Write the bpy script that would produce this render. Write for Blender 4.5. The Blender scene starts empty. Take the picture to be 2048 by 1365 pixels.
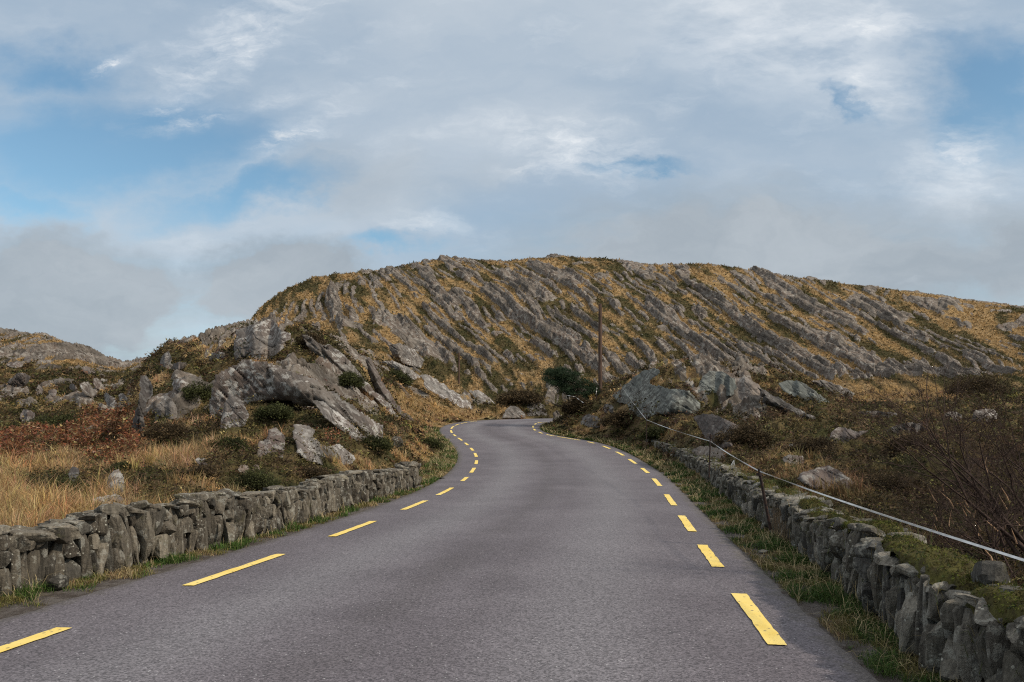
import bpy, math, random
import numpy as np
R = math.radians
F, H, HV, UC = 1600.0, 1.6, 875.0, 1024.0      # focal in px of a 2048 px frame, eye height, horizon row, centre column
sc = bpy.context.scene
C = sc.collection
# ---------------------------------------------------------------- camera
cam = bpy.data.objects.new('camera', bpy.data.cameras.new('camera'))
C.objects.link(cam)
cam.location = (0, 0, H); cam.rotation_euler = (R(90), 0, 0)
cam.data.sensor_width = 36; cam.data.lens = 36 * F / 2048
cam.data.shift_y = (HV - 682.5) / 2048
cam.data.clip_start = 0.05; cam.data.clip_end = 8000
sc.camera = cam
# ---------------------------------------------------------------- sun, exposure
SUN_EL, SUN_AZ = R(38), R(114)                 # azimuth clockwise from +Y (the view direction): behind and to the right
sd = (math.sin(SUN_AZ) * math.cos(SUN_EL), math.cos(SUN_AZ) * math.cos(SUN_EL), math.sin(SUN_EL))
sun = bpy.data.objects.new('sun', bpy.data.lights.new('sun', 'SUN'))
C.objects.link(sun)
from mathutils import Vector
sun.rotation_euler = Vector(sd).to_track_quat('Z', 'Y').to_euler()
sun.data.energy = 3.1; sun.data.angle = R(3); sun.data.color = (1.0, 0.90, 0.76)
sc.view_settings.view_transform = 'Standard'; sc.view_settings.look = 'None'
sc.view_settings.exposure = 0.0; sc.view_settings.gamma = 1.0
sc.cycles.max_bounces = 5; sc.cycles.diffuse_bounces = 3; sc.cycles.transparent_max_bounces = 6
sc.cycles.use_adaptive_sampling = False; sc.cycles.use_denoising = False; sc.cycles.pixel_filter_type = 'BLACKMAN_HARRIS'; sc.cycles.filter_width = 1.15

# ---------------------------------------------------------------- node helpers
class NT:
    def __init__(s, t):
        s.t = t; s.n = t.nodes; s.l = t.links
    def new(s, typ, **kw):
        n = s.n.new(typ)
        for k, v in kw.items(): setattr(n, k, v)
        return n
    def put(s, sock, v):
        if isinstance(v, bpy.types.NodeSocket): s.l.new(v, sock)
        elif v is not None:
            if sock.type in ('RGBA',) and not hasattr(v, '__len__'): v = (v, v, v, 1)
            elif sock.type == 'RGBA' and len(v) == 3: v = (*v, 1)
            elif sock.type == 'VECTOR' and not hasattr(v, '__len__'): v = (v, v, v)
            sock.default_value = v
    def math(s, op, a, b=None, c=None, clamp=False):
        n = s.new('ShaderNodeMath', operation=op, use_clamp=clamp)
        s.put(n.inputs[0], a); s.put(n.inputs[1], b); s.put(n.inputs[2], c)
        return n.outputs[0]
    def vmath(s, op, a, b=None):
        n = s.new('ShaderNodeVectorMath', operation=op)
        s.put(n.inputs[0], a); s.put(n.inputs[1], b)
        return n.outputs[0]
    def mapr(s, v, a, b, c=0.0, d=1.0, smooth=True):
        n = s.new('ShaderNodeMapRange', interpolation_type='SMOOTHSTEP' if smooth else 'LINEAR')
        s.put(n.inputs[0], v)
        for i, q in enumerate((a, b, c, d)): s.put(n.inputs[1 + i], q)
        return n.outputs[0]
    def noise(s, vec, scale, detail=4, rough=.5, dist=0.0, lac=2.0):
        n = s.new('ShaderNodeTexNoise')
        s.put(n.inputs['Vector'], vec); s.put(n.inputs['Scale'], scale)
        s.put(n.inputs['Detail'], detail); s.put(n.inputs['Roughness'], rough); s.put(n.inputs['Distortion'], dist)
        return n.outputs['Fac']
    def voro(s, vec, scale, feature='F1', out='Distance', rand=1.0):
        n = s.new('ShaderNodeTexVoronoi', feature=feature)
        s.put(n.inputs['Vector'], vec); s.put(n.inputs['Scale'], scale); s.put(n.inputs['Randomness'], rand)
        return n.outputs[out]
    def mix(s, f, a, b, mode='MIX'):
        n = s.new('ShaderNodeMix', data_type='RGBA', blend_type=mode)
        s.put(n.inputs[0], f); s.put(n.inputs[6], a); s.put(n.inputs[7], b)
        return n.outputs[2]
    def mapping(s, vec, scale=(1, 1, 1), rot=(0, 0, 0), loc=(0, 0, 0)):
        n = s.new('ShaderNodeMapping')
        s.put(n.inputs['Vector'], vec)
        n.inputs['Scale'].default_value = scale; n.inputs['Rotation'].default_value = rot; n.inputs['Location'].default_value = loc
        return n.outputs[0]
    def attr(s, name, out='Fac'):
        n = s.new('ShaderNodeAttribute', attribute_name=name)
        return n.outputs[out]
    def sep(s, v):
        n = s.new('ShaderNodeSeparateXYZ'); s.put(n.inputs[0], v); return n.outputs
    def comb(s, x, y, z):
        n = s.new('ShaderNodeCombineXYZ'); s.put(n.inputs[0], x); s.put(n.inputs[1], y); s.put(n.inputs[2], z); return n.outputs[0]

# ---------------------------------------------------------------- world: clear sky with cloud layers
w = bpy.data.worlds.new('World'); sc.world = w; w.use_nodes = True
N = NT(w.node_tree); N.n.clear()
tc = N.new('ShaderNodeTexCoord').outputs['Generated']
sky = N.new('ShaderNodeTexSky', sky_type='NISHITA', sun_disc=False, sun_elevation=SUN_EL, sun_rotation=SUN_AZ)
sky.air_density = 1.0; sky.dust_density = 0.6; sky.ozone_density = 1.4
dx, dy, dz = N.sep(tc)
ay = N.math('MAXIMUM', N.math('ABSOLUTE', dy), 0.12)
gx = N.math('DIVIDE', dx, ay); gz = N.math('DIVIDE', dz, ay)        # tangent-plane direction about north
P = N.comb(gx, gz, 0.0)
# high cloud sheet in true cloud-plane perspective
el = N.math('MAXIMUM', dz, 0.02)
Q = N.comb(N.math('DIVIDE', dx, N.math('ADD', el, .12)), N.math('DIVIDE', dy, N.math('ADD', el, .12)), 0.0)
def ncol(vec, scale, detail, rough=.55):
    n = N.new('ShaderNodeTexNoise'); N.put(n.inputs['Vector'], vec); N.put(n.inputs['Scale'], scale); N.put(n.inputs['Detail'], detail); N.put(n.inputs['Roughness'], rough)
    return N.vmath('SUBTRACT', n.outputs['Color'], (.5, .5, .5))
w1 = N.vmath('MULTIPLY', ncol(N.mapping(P, (1, 1.5, 1), (0, 0, 0), (3.3, 1.2, 0)), 2.6, 3), (.50, .22, 0))
w2 = N.vmath('MULTIPLY', ncol(N.mapping(P, (1, 1.6, 1), (0, 0, 0), (7.7, 4.2, 0)), 11.0, 7, .62), (.17, .09, 0))
PW = N.vmath('ADD', N.vmath('ADD', P, w1), w2)                     # ragged coordinates
PL = N.vmath('ADD', P, N.vmath('MULTIPLY', w2, (.5, .5, 0)))
n_big = N.noise(N.mapping(Q, (.55, .9, 1), (0, 0, R(25)), (3.1, 1.7, 0)), 1.4, 8, .6, .4)
n_soft = N.noise(N.mapping(PW, (1.0, 1.9, 1), (0, 0, R(-12)), (5.3, 2.2, 0)), 1.9, 7, .55, .2)
n_edge = N.noise(N.mapping(PW, (1.0, 1.7, 1), (0, 0, 0), (2.3, 7.2, 0)), 4.0, 9, .6, .1)
def blob(u, v, ru, rv, rot=0, lo=0.35, hi=1.25, src=None):
    q = N.mapping(src or PW, (1, 1, 1), (0, 0, 0), (-(u - UC) / F, -(HV - v) / F, 0))
    q = N.mapping(q, (1, 1, 1), (0, 0, R(rot)))
    q = N.mapping(q, (F / ru, F / rv, 1))
    n = N.new('ShaderNodeVectorMath', operation='LENGTH'); N.put(n.inputs[0], q)
    return N.mapr(n.outputs['Value'], lo, hi, 1.0, 0.0)
def union(ms):
    r = ms[0]
    for m in ms[1:]: r = N.math('MAXIMUM', r, m)
    return r
w1s = N.vmath('MULTIPLY', w1, (.45, .45, 0)); PC = N.vmath('ADD', N.vmath('ADD', P, w1s), w2)
clear = union([blob(210, 285, 430, 150, -6, .35, 1.2, PC), blob(480, 370, 260, 60, -14, .1, 1.2, PC), blob(90, 130, 170, 70, 0, .0, 1.3, PC), blob(1960, 190, 140, 130, 20, .3, 1.3, PC), blob(800, 490, 130, 28, 0, .0, 1.2, PC), blob(60, 400, 200, 60, 0, .1, 1.3, PC), blob(1250, 345, 130, 22, 0, .0, 1.2, PC), blob(1700, 200, 60, 30, 40, .0, 1.3, PC)])
veil = N.mapr(n_big, .25, .62, .68, 1.0)
veil = N.math('MULTIPLY', veil, N.math('SUBTRACT', 1.0, N.math('MULTIPLY', clear, 1.0)))
bank = union([blob(130, 600, 320, 175, 0, .6, 1.05, PC), blob(560, 570, 260, 115, 0, .6, 1.05, PC), blob(1560, 540, 660, 200, 0, .5, 1.1, PC), blob(2050, 520, 320, 170, 0, .4, 1.1, PC)])
bank2 = blob(720, 330, 260, 110, 10, .2, 1.3)
n_wisp = N.noise(N.mapping(PL, (2.6, 7.5, 1), (0, 0, R(-22)), (8.3, .9, 0)), 3.2, 12, .66, .12)
n_wisp2 = N.noise(N.mapping(N.vmath('ADD', P, N.vmath('MULTIPLY', w2, (.25, .25, 0))), (2.2, 6.5, 1), (0, 0, R(-42)), (4.3, 2.9, 0)), 2.6, 12, .64, .05)
wm = union([blob(340, 205, 150, 34, -20, .0, 1.1, PL), blob(430, 228, 250, 36, -14, .0, 1.15, PL), blob(600, 268, 170, 50, -26, .0, 1.2, PL), blob(530, 90, 170, 50, -40, .0, 1.2, PL), blob(840, 440, 105, 36, 0, .0, 1.1, PL), blob(1130, 290, 240, 80, 10, .1, 1.2, PL), blob(480, 70, 260, 90, -30, .1, 1.3, PL), blob(230, 125, 80, 26, -25, .1, 1.2, PL), blob(1830, 575, 40, 20, 0, .1, 1.1, PL), blob(1060, 345, 110, 30, 10, .1, 1.1, PL)])
wm2 = union([blob(1540, 60, 330, 170, 15, .0, 1.25, PL), blob(1730, 160, 190, 90, 40, .0, 1.25, PL), blob(1920, 330, 170, 130, 40, .0, 1.3, PL), blob(1750, 40, 250, 70, 0, .1, 1.3, PL)])
wisp = N.math('MULTIPLY', wm, N.mapr(n_wisp, .36, .68, 0.05, 1.0))
wisp = N.math('MAXIMUM', wisp, N.math('MULTIPLY', wm2, N.mapr(n_wisp2, .36, .66, 0.10, 1.0)))
wisp = N.math('ADD', wisp, N.math('MULTIPLY', N.mapr(n_wisp, .50, .75, 0, .28), veil), clamp=True)
over = N.mapr(dz, .50, .85, 0.0, 1.0)                                # brighter cloud overhead
ccol = N.mix(N.mapr(n_soft, .32, .68), (.385, .485, .60), (.545, .615, .69))
ccol = N.mix(wisp, ccol, (.80, .84, .88))
bcol = N.mix(N.mapr(n_edge, .3, .72), (.365, .42, .475), (.475, .525, .572))
cc = N.mix(N.math('MAXIMUM', N.math('MULTIPLY', bank, N.math('SUBTRACT', 1.0, N.math('MULTIPLY', wisp, .35))), N.math('MULTIPLY', bank2, .6)), ccol, bcol)
cc = N.mix(over, cc, (1.15, 1.15, 1.15))
mask = N.math('MAXIMUM', N.math('MAXIMUM', N.math('MULTIPLY', veil, .92), N.math('MULTIPLY', bank, .97)), N.math('MAXIMUM', N.math('MULTIPLY', wisp, .95), N.math('MULTIPLY', over, .85)), clamp=True)
lowband = N.mapr(gz, .02, .30, .5, 0.0)
mask = N.math('MAXIMUM', mask, lowband)
b1 = N.new('ShaderNodeBackground'); N.put(b1.inputs[0], N.mix(1.0, sky.outputs[0], (.90, 1.06, 1.0), 'MULTIPLY')); b1.inputs[1].default_value = 0.135
b2 = N.new('ShaderNodeBackground'); N.put(b2.inputs[0], cc); b2.inputs[1].default_value = 1.0
ms = N.new('ShaderNodeMixShader'); N.put(ms.inputs[0], mask); N.l.new(b1.outputs[0], ms.inputs[1]); N.l.new(b2.outputs[0], ms.inputs[2])
wo = N.new('ShaderNodeOutputWorld'); N.l.new(ms.outputs[0], wo.inputs[0])

# ---------------------------------------------------------------- numpy noise
def _h(ix, iy, iz, seed):
    n = (ix.astype(np.int64) * 374761393 + iy.astype(np.int64) * 668265263 + iz * 2147483647 + seed * 1274126177) & 0xffffffff
    n = ((n ^ (n >> 13)) * 1274126177) & 0xffffffff
    n = ((n ^ (n >> 15)) * 2246822519) & 0xffffffff
    return ((n ^ (n >> 16)) & 0xffffff).astype(np.float32) / 16777216.0
def pn(x, y, seed=0):                                   # 2-D gradient noise about -1..1
    x = np.asarray(x, np.float64); y = np.asarray(y, np.float64)
    ix = np.floor(x); iy = np.floor(y); fx = (x - ix).astype(np.float32); fy = (y - iy).astype(np.float32)
    ux = fx * fx * fx * (fx * (fx * 6 - 15) + 10); uy = fy * fy * fy * (fy * (fy * 6 - 15) + 10)
    def g(a, b, dx_, dy_):
        t = _h(ix + a, iy + b, 0, seed) * 6.2831853
        return np.cos(t) * dx_ + np.sin(t) * dy_
    a = g(0, 0, fx, fy); b = g(1, 0, fx - 1, fy); c = g(0, 1, fx, fy - 1); d = g(1, 1, fx - 1, fy - 1)
    return (a + (b - a) * ux + ((c + (d - c) * ux) - (a + (b - a) * ux)) * uy) * 1.5
def fbm(x, y, o=4, seed=0, g=.5):
    s = 0; a = 1.0; k = 0
    for i in range(o):
        s = s + a * pn(x * 2 ** i + 17.3 * i, y * 2 ** i - 9.1 * i, seed + i); k += a; a *= g
    return s / k
def vn3(p, seed=0):                                     # 3-D value noise
    i = np.floor(p).astype(np.int64); f = (p - i).astype(np.float32); u = f * f * (3 - 2 * f)
    r = 0
    for a in (0, 1):
        for b in (0, 1):
            for c in (0, 1):
                wgt = (u[:, 0] if a else 1 - u[:, 0]) * (u[:, 1] if b else 1 - u[:, 1]) * (u[:, 2] if c else 1 - u[:, 2])
                r = r + wgt * _h(i[:, 0] + a, i[:, 1] + b, i[:, 2] + c, seed)
    return r * 2 - 1
def fbm3(p, o=3, seed=0):
    s = 0; a = 1.; k = 0
    for i in range(o): s = s + a * vn3(p * 2 ** i + 31.7 * i, seed + i); k += a; a *= .5
    return s / k
def sst(a, b, x):
    t = np.clip((x - a) / (b - a), 0, 1); return t * t * (3 - 2 * t)
def cells(x, y, seed=0):                                # voronoi: f1, f2, cell id
    ix = np.floor(x); iy = np.floor(y)
    f1 = np.full(x.shape, 9., np.float32); f2 = f1.copy(); cid = np.zeros(x.shape, np.float32)
    for a in (-1, 0, 1):
        for b in (-1, 0, 1):
            jx = ix + a; jy = iy + b
            px = jx + .1 + .8 * _h(jx, jy, 0, seed); py = jy + .1 + .8 * _h(jx, jy, 1, seed)
            d = np.hypot(x - px, y - py).astype(np.float32); c = _h(jx, jy, 2, seed)
            n = d < f1
            f2 = np.where(n, f1, np.minimum(f2, d)); cid = np.where(n, c, cid); f1 = np.where(n, d, f1)
    return f1, f2, cid

# ---------------------------------------------------------------- mesh helper
def mesh_obj(name, V, faces, mat, parent=None, attrs=None, smooth=True, mats=None, midx=None):
    """faces: (n,3) or (n,4) array or a list of such arrays"""
    if not isinstance(faces, list): faces = [faces]
    faces = [np.asarray(f, np.int32) for f in faces if len(f)]
    me = bpy.data.meshes.new(name)
    V = np.asarray(V, np.float32)
    me.vertices.add(len(V)); me.vertices.foreach_set('co', V.ravel())
    nl = sum(f.size for f in faces); nf = sum(len(f) for f in faces)
    me.loops.add(nl); me.loops.foreach_set('vertex_index', np.concatenate([f.ravel() for f in faces]))
    tot = np.concatenate([np.full(len(f), f.shape[1], np.int32) for f in faces])
    st = np.concatenate([[0], np.cumsum(tot)[:-1]]).astype(np.int32)
    me.polygons.add(nf); me.polygons.foreach_set('loop_start', st); me.polygons.foreach_set('loop_total', tot)
    me.polygons.foreach_set('use_smooth', np.full(nf, smooth, bool))
    for k, a in (attrs or {}).items():
        a = np.asarray(a, np.float32)
        if a.ndim == 1:
            me.attributes.new(k, 'FLOAT', 'POINT').data.foreach_set('value', a)
        else:
            if a.shape[1] == 3: a = np.concatenate([a, np.ones((len(a), 1), np.float32)], 1)
            me.attributes.new(k, 'FLOAT_COLOR', 'POINT').data.foreach_set('color', a.ravel())
    for m in (mats or [mat]): me.materials.append(m)
    if midx is not None: me.polygons.foreach_set('material_index', midx)
    me.update(calc_edges=True)
    o = bpy.data.objects.new(name, me); C.objects.link(o)
    if parent: o.parent = parent
    return o
def tag(o, label=None, cat=None, group=None, kind=None):
    if label: o['label'] = label
    if cat: o['category'] = cat
    if group: o['group'] = group
    if kind: o['kind'] = kind
    return o
def empty(name, loc=(0, 0, 0)):
    o = bpy.data.objects.new(name, None); C.objects.link(o); o.location = loc; o.empty_display_size = .2
    return o
class MB:                                               # collects pieces into one mesh
    def __init__(s): s.v = []; s.f = {3: [], 4: []}; s.a = []; s.n = 0
    def add(s, V, Fc, a=None):
        V = np.asarray(V, np.float32); Fc = np.asarray(Fc, np.int32)
        s.v.append(V); s.f[Fc.shape[1]].append(Fc + s.n); s.n += len(V)
        s.a.append(np.broadcast_to(np.asarray(a if a is not None else 0., np.float32), (len(V),) + np.shape(a if a is not None else 0.)[-1:] if np.ndim(a) == 1 and len(np.atleast_1d(a)) == 3 else (len(V),)) if not (np.ndim(a) == 2 or (np.ndim(a) == 1 and len(a) == len(V))) else np.asarray(a, np.float32))
    def build(s, name, mat, parent=None, loc=None, smooth=True, an='rnd'):
        V = np.concatenate(s.v)
        if loc is not None: V = V - np.asarray(loc, np.float32)
        Fs = [np.concatenate(s.f[k]) for k in (3, 4) if s.f[k]]
        return mesh_obj(name, V, Fs, mat, parent, {an: np.concatenate(s.a)}, smooth)

# ---------------------------------------------------------------- road profile and edge lines
_zd = np.array([0, 12, 18.7, 22.5, 26.5, 30.5, 34.5, 42, 50, 55, 61, 67, 75, 85, 100, 160.])
_zz = np.array([0, 0, .01, .07, .19, .33, .50, .94, 1.46, 1.84, 2.30, 2.75, 3.28, 3.8, 4.3, 5.])
_dd = np.linspace(0, 160, 1601); _k = np.exp(-np.linspace(-2, 2, 61) ** 2); _k /= _k.sum()
_zs = np.convolve(np.pad(np.interp(_dd, _zd, _zz), 30, mode='edge'), _k, 'valid')
def zr(y): return np.interp(y, _dd, _zs)
def on_road(u, v):
    d = np.linspace(3, 90, 8701); g = zr(d) - (H + d * (HV - v) / F)
    i = np.argmax(g >= 0)
    if g[i] < 0: i = int(np.argmin(np.abs(g)))
    return ((u - UC) * d[i] / F, d[i])
Ld = [((-110, 1347), (75, 1276)), ((372, 1180), (560, 1111)), ((683, 1078), (740, 1046)), ((815, 1021), (842, 1004)), ((887, 992), (904, 978)), ((927, 965), (936, 957)), ((944, 947), (950, 937)), ((953, 930), (955, 922)), ((955, 915), (952, 908)), ((947, 903), (942, 897)), ((937, 892), (930, 887)), ((925, 882), (918, 877)), ((911, 874), (905, 870)), ((902, 867), (900, 862)), ((900, 859), (904, 854)), ((908, 852), (916, 849)), ((922, 848), (931, 846)), ((938, 845), (950, 843.5))]
Rd = [((1550, 1290), (1482, 1193)), ((1435, 1142), (1405, 1094)), ((1381, 1065), (1365, 1034)), ((1348, 1012), (1336, 991)), ((1321, 974), (1311, 960)), ((1298, 948), (1288, 938)), ((1273, 929), (1260, 920)), ((1249, 913), (1236, 905)), ((1223, 899), (1207, 893)), ((1194, 888), (1179, 885)), ((1163, 881), (1146, 879)), ((1133, 877), (1117, 875)), ((1103, 873), (1092, 871)), ((1083, 868), (1075, 865)), ((1069, 862), (1065, 859)), ((1064, 856), (1066, 853)), ((1067, 850), (1071, 848)), ((1075, 846.5), (1081, 845))]
def smooth_line(pts, it=3):
    p = np.array(pts, float)
    for _ in range(it):
        q = p.copy(); q[1:-1] = .25 * p[:-2] + .5 * p[1:-1] + .25 * p[2:]; p = q
    return p
Lp = [on_road(*q) for a in Ld for q in a]; Rp = [on_road(*q) for a in Rd for q in a]
Ls = smooth_line(Lp); Rs = smooth_line(Rp)
Lfull = np.concatenate([[Ls[0] + (Ls[0] - Ls[3]) * 4], Ls, [on_road(1000, 840.5), on_road(1085, 838)], [(12, 79), (25, 82), (42, 84), (60, 85)]])
Rfull = np.concatenate([[Rs[0] + (Rs[0] - Rs[3]) * 2], Rs, [(3.6, 69.0), (12, 72.6), (25, 75.6), (42, 77.5), (60, 78.5)]])
Lfull[:, 1] = np.where(np.arange(len(Lfull)) == 0, Lfull[:, 1], Lfull[:, 1])
def resample(p, n):
    s = np.concatenate([[0], np.cumsum(np.hypot(*np.diff(p, axis=0).T))]); t = np.linspace(0, s[-1], n)
    return np.stack([np.interp(t, s, p[:, 0]), np.interp(t, s, p[:, 1])], 1)
def normals(p):
    t = np.gradient(p, axis=0); t /= np.linalg.norm(t, axis=1)[:, None]
    return np.stack([-t[:, 1], t[:, 0]], 1)             # to the left of travel
def blur(p, k=5):
    ker = np.ones(k) / k
    q = np.stack([np.convolve(np.pad(p[:, i], k // 2, mode='reflect', reflect_type='odd'), ker, 'valid') for i in (0, 1)], 1)
    return q
Lc = blur(resample(Lfull, 400), 9); Rc = blur(resample(Rfull, 400), 9)
Le = Lc + normals(Lc) * .92; Re = Rc - normals(Rc) * .56       # asphalt edges
def seg_dist(x, y, line):
    best = np.full(x.shape, 1e9); side = np.zeros(x.shape)
    ln = line[::6]
    for a, b in zip(ln[:-1], ln[1:]):
        d = b - a; L2 = d @ d
        t = np.clip(((x - a[0]) * d[0] + (y - a[1]) * d[1]) / L2, 0, 1)
        ex = x - a[0] - t * d[0]; ey = y - a[1] - t * d[1]
        q = ex * ex + ey * ey; m = q < best
        best = np.where(m, q, best); side = np.where(m, d[0] * ey - d[1] * ex, side)
    return np.sqrt(best) * np.sign(side)                # + = left of the line
def road_dist(x, y):
    """signed distance outside the asphalt (negative = on it), and side (-1 left, +1 right)"""
    x = np.asarray(x, float); y = np.asarray(y, float)
    m = (y < 100) & (np.abs(x) < 62)
    out = np.full(x.shape, 60.); sd_ = np.ones(x.shape)
    a = seg_dist(x[m], y[m], Le); b = -seg_dist(x[m], y[m], Re)
    r = np.maximum(a, b)
    out[m] = r; sd_[m] = np.where(a > b, -1, 1)
    return out, sd_

# ---------------------------------------------------------------- terrain: heights surveyed from control columns
COLS = {
 -700: [(3,1750),(6,1300),(9,1124),(12,1048),(16,1000),(24,940),(34,885),(45,845),(60,795),(80,740),(100,690),(120,650),(150,655),(200,700)],
 0: [(3,1750),(6,1300),(9,1110),(12,1048),(16,1000),(24,945),(34,892),(45,850),(60,800),(80,748),(100,705),(120,670),(140,680),(180,720)],
 95: [(3,1750),(6,1300),(9,1110),(12,1042),(16,995),(24,938),(34,888),(45,845),(60,795),(80,748),(100,705),(120,672),(140,690),(180,720)],
 180: [(3,1750),(6,1300),(9,1105),(12,1040),(16,992),(24,935),(34,884),(45,840),(60,795),(80,757),(100,728),(120,706),(140,715),(180,740)],
 240: [(3,1750),(6,1300),(9,1105),(12,1038),(16,988),(24,928),(34,870),(45,828),(60,790),(80,768),(100,750),(120,742),(140,752),(180,780)],
 285: [(3,1750),(6,1300),(10,1085),(13,1020),(16,985),(24,920),(30,870),(38,800),(46,765),(60,765),(80,750),(100,733),(120,722),(140,735),(180,760)],
 330: [(3,1750),(6,1300),(10,1080),(13,1015),(16,982),(24,910),(30,855),(38,780),(46,706),(52,695),(64,720),(85,730),(110,735),(140,745),(180,770)],
 420: [(3,1750),(6,1300),(10,1080),(13,1010),(16,975),(22,915),(30,838),(38,755),(45,702),(52,690),(62,700),(80,700),(95,690),(130,730),(180,800)],
 465: [(3,1750),(6,1300),(10,1080),(13,1008),(16,972),(22,905),(30,825),(38,735),(44,685),(52,680),(62,690),(75,665),(85,655),(120,700),(180,800)],
 500: [(3,1750),(6,1300),(10,1085),(13,1005),(16,970),(22,900),(30,815),(37,730),(43,675),(48,660),(56,672),(75,665),(90,665),(120,650),(145,636),(190,670)],
 560: [(3,1750),(6,1300),(11,1070),(14,995),(17,965),(22,900),(30,815),(37,735),(43,680),(48,645),(56,660),(70,680),(90,670),(115,630),(145,588),(165,590),(200,610)],
 620: [(3,1750),(6,1300),(11,1080),(14,1005),(17,965),(22,905),(30,830),(37,760),(43,705),(49,656),(57,675),(70,695),(90,675),(115,630),(145,572),(165,560),(200,580)],
 700: [(3,1750),(6,1300),(12,1090),(15,1000),(18,965),(23,920),(30,860),(37,815),(44,760),(51,712),(58,725),(70,720),(90,690),(115,630),(145,565),(165,548),(200,565)],
 760: [(3,1750),(6,1300),(12,1085),(17,985),(21,945),(25,915),(31,880),(38,845),(45,808),(52,770),(60,760),(72,745),(92,705),(120,640),(148,568),(170,543),(200,555)],
 830: [(3,1750),(6,1300),(12,1085),(20,990),(25,945),(30,912),(36,885),(44,860),(52,842),(60,822),(75,790),(92,750),(120,675),(150,575),(172,526),(200,540)],
 900: [(3,1750),(6,1300),(12,1088),(20,1000),(30,938),(40,895),(50,872),(61,852),(70,832),(80,808),(92,780),(115,715),(145,600),(172,516),(200,530)],
 1000: [(3,1750),(6,1300),(12,1088),(20,1000),(30,938),(40,900),(50,880),(61,858),(72,842),(80,820),(92,795),(115,722),(145,605),(172,525),(200,535)],
 1090: [(3,1750),(6,1300),(12,1088),(20,1000),(30,938),(40,905),(50,880),(60,858),(66,825),(74,800),(84,795),(96,775),(118,705),(148,600),(175,517),(205,530)],
 1150: [(3,1750),(6,1300),(12,1088),(20,1000),(30,938),(40,905),(50,868),(58,840),(66,805),(74,795),(84,795),(96,775),(118,705),(148,600),(175,516),(205,530)],
 1200: [(3,1750),(6,1300),(12,1088),(20,1000),(30,938),(40,900),(48,872),(55,838),(62,788),(68,782),(80,800),(96,780),(118,708),(148,605),(175,518),(205,530)],
 1300: [(3,1750),(6,1300),(12,1088),(20,1000),(28,930),(32,900),(37,868),(43,842),(49,795),(56,748),(64,750),(78,778),(96,765),(118,712),(148,610),(175,531),(205,545)],
 1420: [(3,1750),(6,1300),(12,1075),(17,992),(21,945),(25,915),(31,888),(38,865),(45,838),(51,790),(58,738),(66,742),(80,775),(98,760),(120,712),(150,618),(175,526),(205,545)],
 1540: [(3,1750),(6,1280),(10,1080),(14,1000),(18,965),(24,930),(31,898),(38,868),(46,832),(54,785),(62,754),(70,752),(85,778),(105,752),(125,702),(155,612),(180,547),(210,560)],
 1700: [(3,1750),(5,1330),(7,1180),(9,1105),(12,1048),(16,1000),(22,950),(30,912),(38,885),(48,850),(60,822),(75,790),(90,774),(108,758),(130,700),(160,620),(185,568),(215,580)],
 1850: [(3,1750),(5,1330),(7,1180),(9,1115),(12,1060),(16,1012),(22,962),(30,918),(38,890),(48,858),(60,825),(75,790),(90,768),(108,752),(130,706),(160,640),(185,588),(215,600)],
 2048: [(3,1750),(5,1330),(7,1180),(9,1120),(12,1062),(16,1012),(22,960),(30,915),(38,888),(48,855),(60,818),(75,785),(90,760),(108,745),(130,708),(160,655),(190,615),(220,622)],
 2750: [(3,1750),(5,1330),(7,1180),(9,1120),(12,1062),(16,1012),(22,960),(30,915),(38,885),(48,850),(60,810),(75,775),(90,750),(108,735),(130,705),(160,665),(190,640),(220,645)],
}
TU = np.arange(-1200, 3201, 10.0); TL = np.linspace(math.log(2.5), math.log(420), 340)
_keys = sorted(COLS)
_prof = []
for k in _keys:
    a = np.array(COLS[k], float); z = H + a[:, 0] * (HV - a[:, 1]) / F
    dk = np.concatenate([a[:, 0], [330, 420]]); zk = np.concatenate([z, [z[-1] * .55, 0]])
    _prof.append(np.interp(TL, np.log(dk), zk))
_prof = np.array(_prof)
TZ = np.stack([np.interp(TU, _keys, _prof[:, j]) for j in range(len(TL))], 1)
def gk(n, s):
    x = np.arange(-n, n + 1); k = np.exp(-x * x / (2. * s * s)); return k / k.sum()
def blur1(a, k, ax):
    n = len(k) // 2; pad = [(0, 0), (0, 0)]; pad[ax] = (n, n); b = np.pad(a, pad, mode='edge')
    return np.apply_along_axis(lambda q: np.convolve(q, k, 'valid'), ax, b)
TZ = blur1(blur1(TZ, gk(4, 1.6), 0), gk(5, 1.7), 1)
def z_base(x, y):
    y = np.maximum(y, 2.6)
    u = np.clip(UC + x / y * F, TU[0], TU[-1] - 1e-3); l = np.clip(np.log(y), TL[0], TL[-1] - 1e-6)
    fu = (u - TU[0]) / 10.0; fl = (l - TL[0]) / (TL[1] - TL[0])
    i = np.minimum(fu.astype(int), len(TU) - 2); j = np.minimum(fl.astype(int), len(TL) - 2); a = fu - i; b = fl - j
    return TZ[i, j] * (1 - a) * (1 - b) + TZ[i + 1, j] * a * (1 - b) + TZ[i, j + 1] * (1 - a) * b + TZ[i + 1, j + 1] * a * b
K = .4525
def strata(x, y, z):
    """across-bed and along-bed coordinates of the tilted beds (they dip to the right, flatter towards the right)"""
    xc = np.clip(x, -120, 150)
    yc = np.clip(y, 20, 230)
    return z + 1.30 * x - .0019 * (xc - 10) ** 2 - np.where(np.abs(x - xc) > 0, .0038 * (xc - 10) * (x - xc), 0) - .17 * y - .0036 * xc * yc, .9 * x - .6 * z - .35 * y
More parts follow.
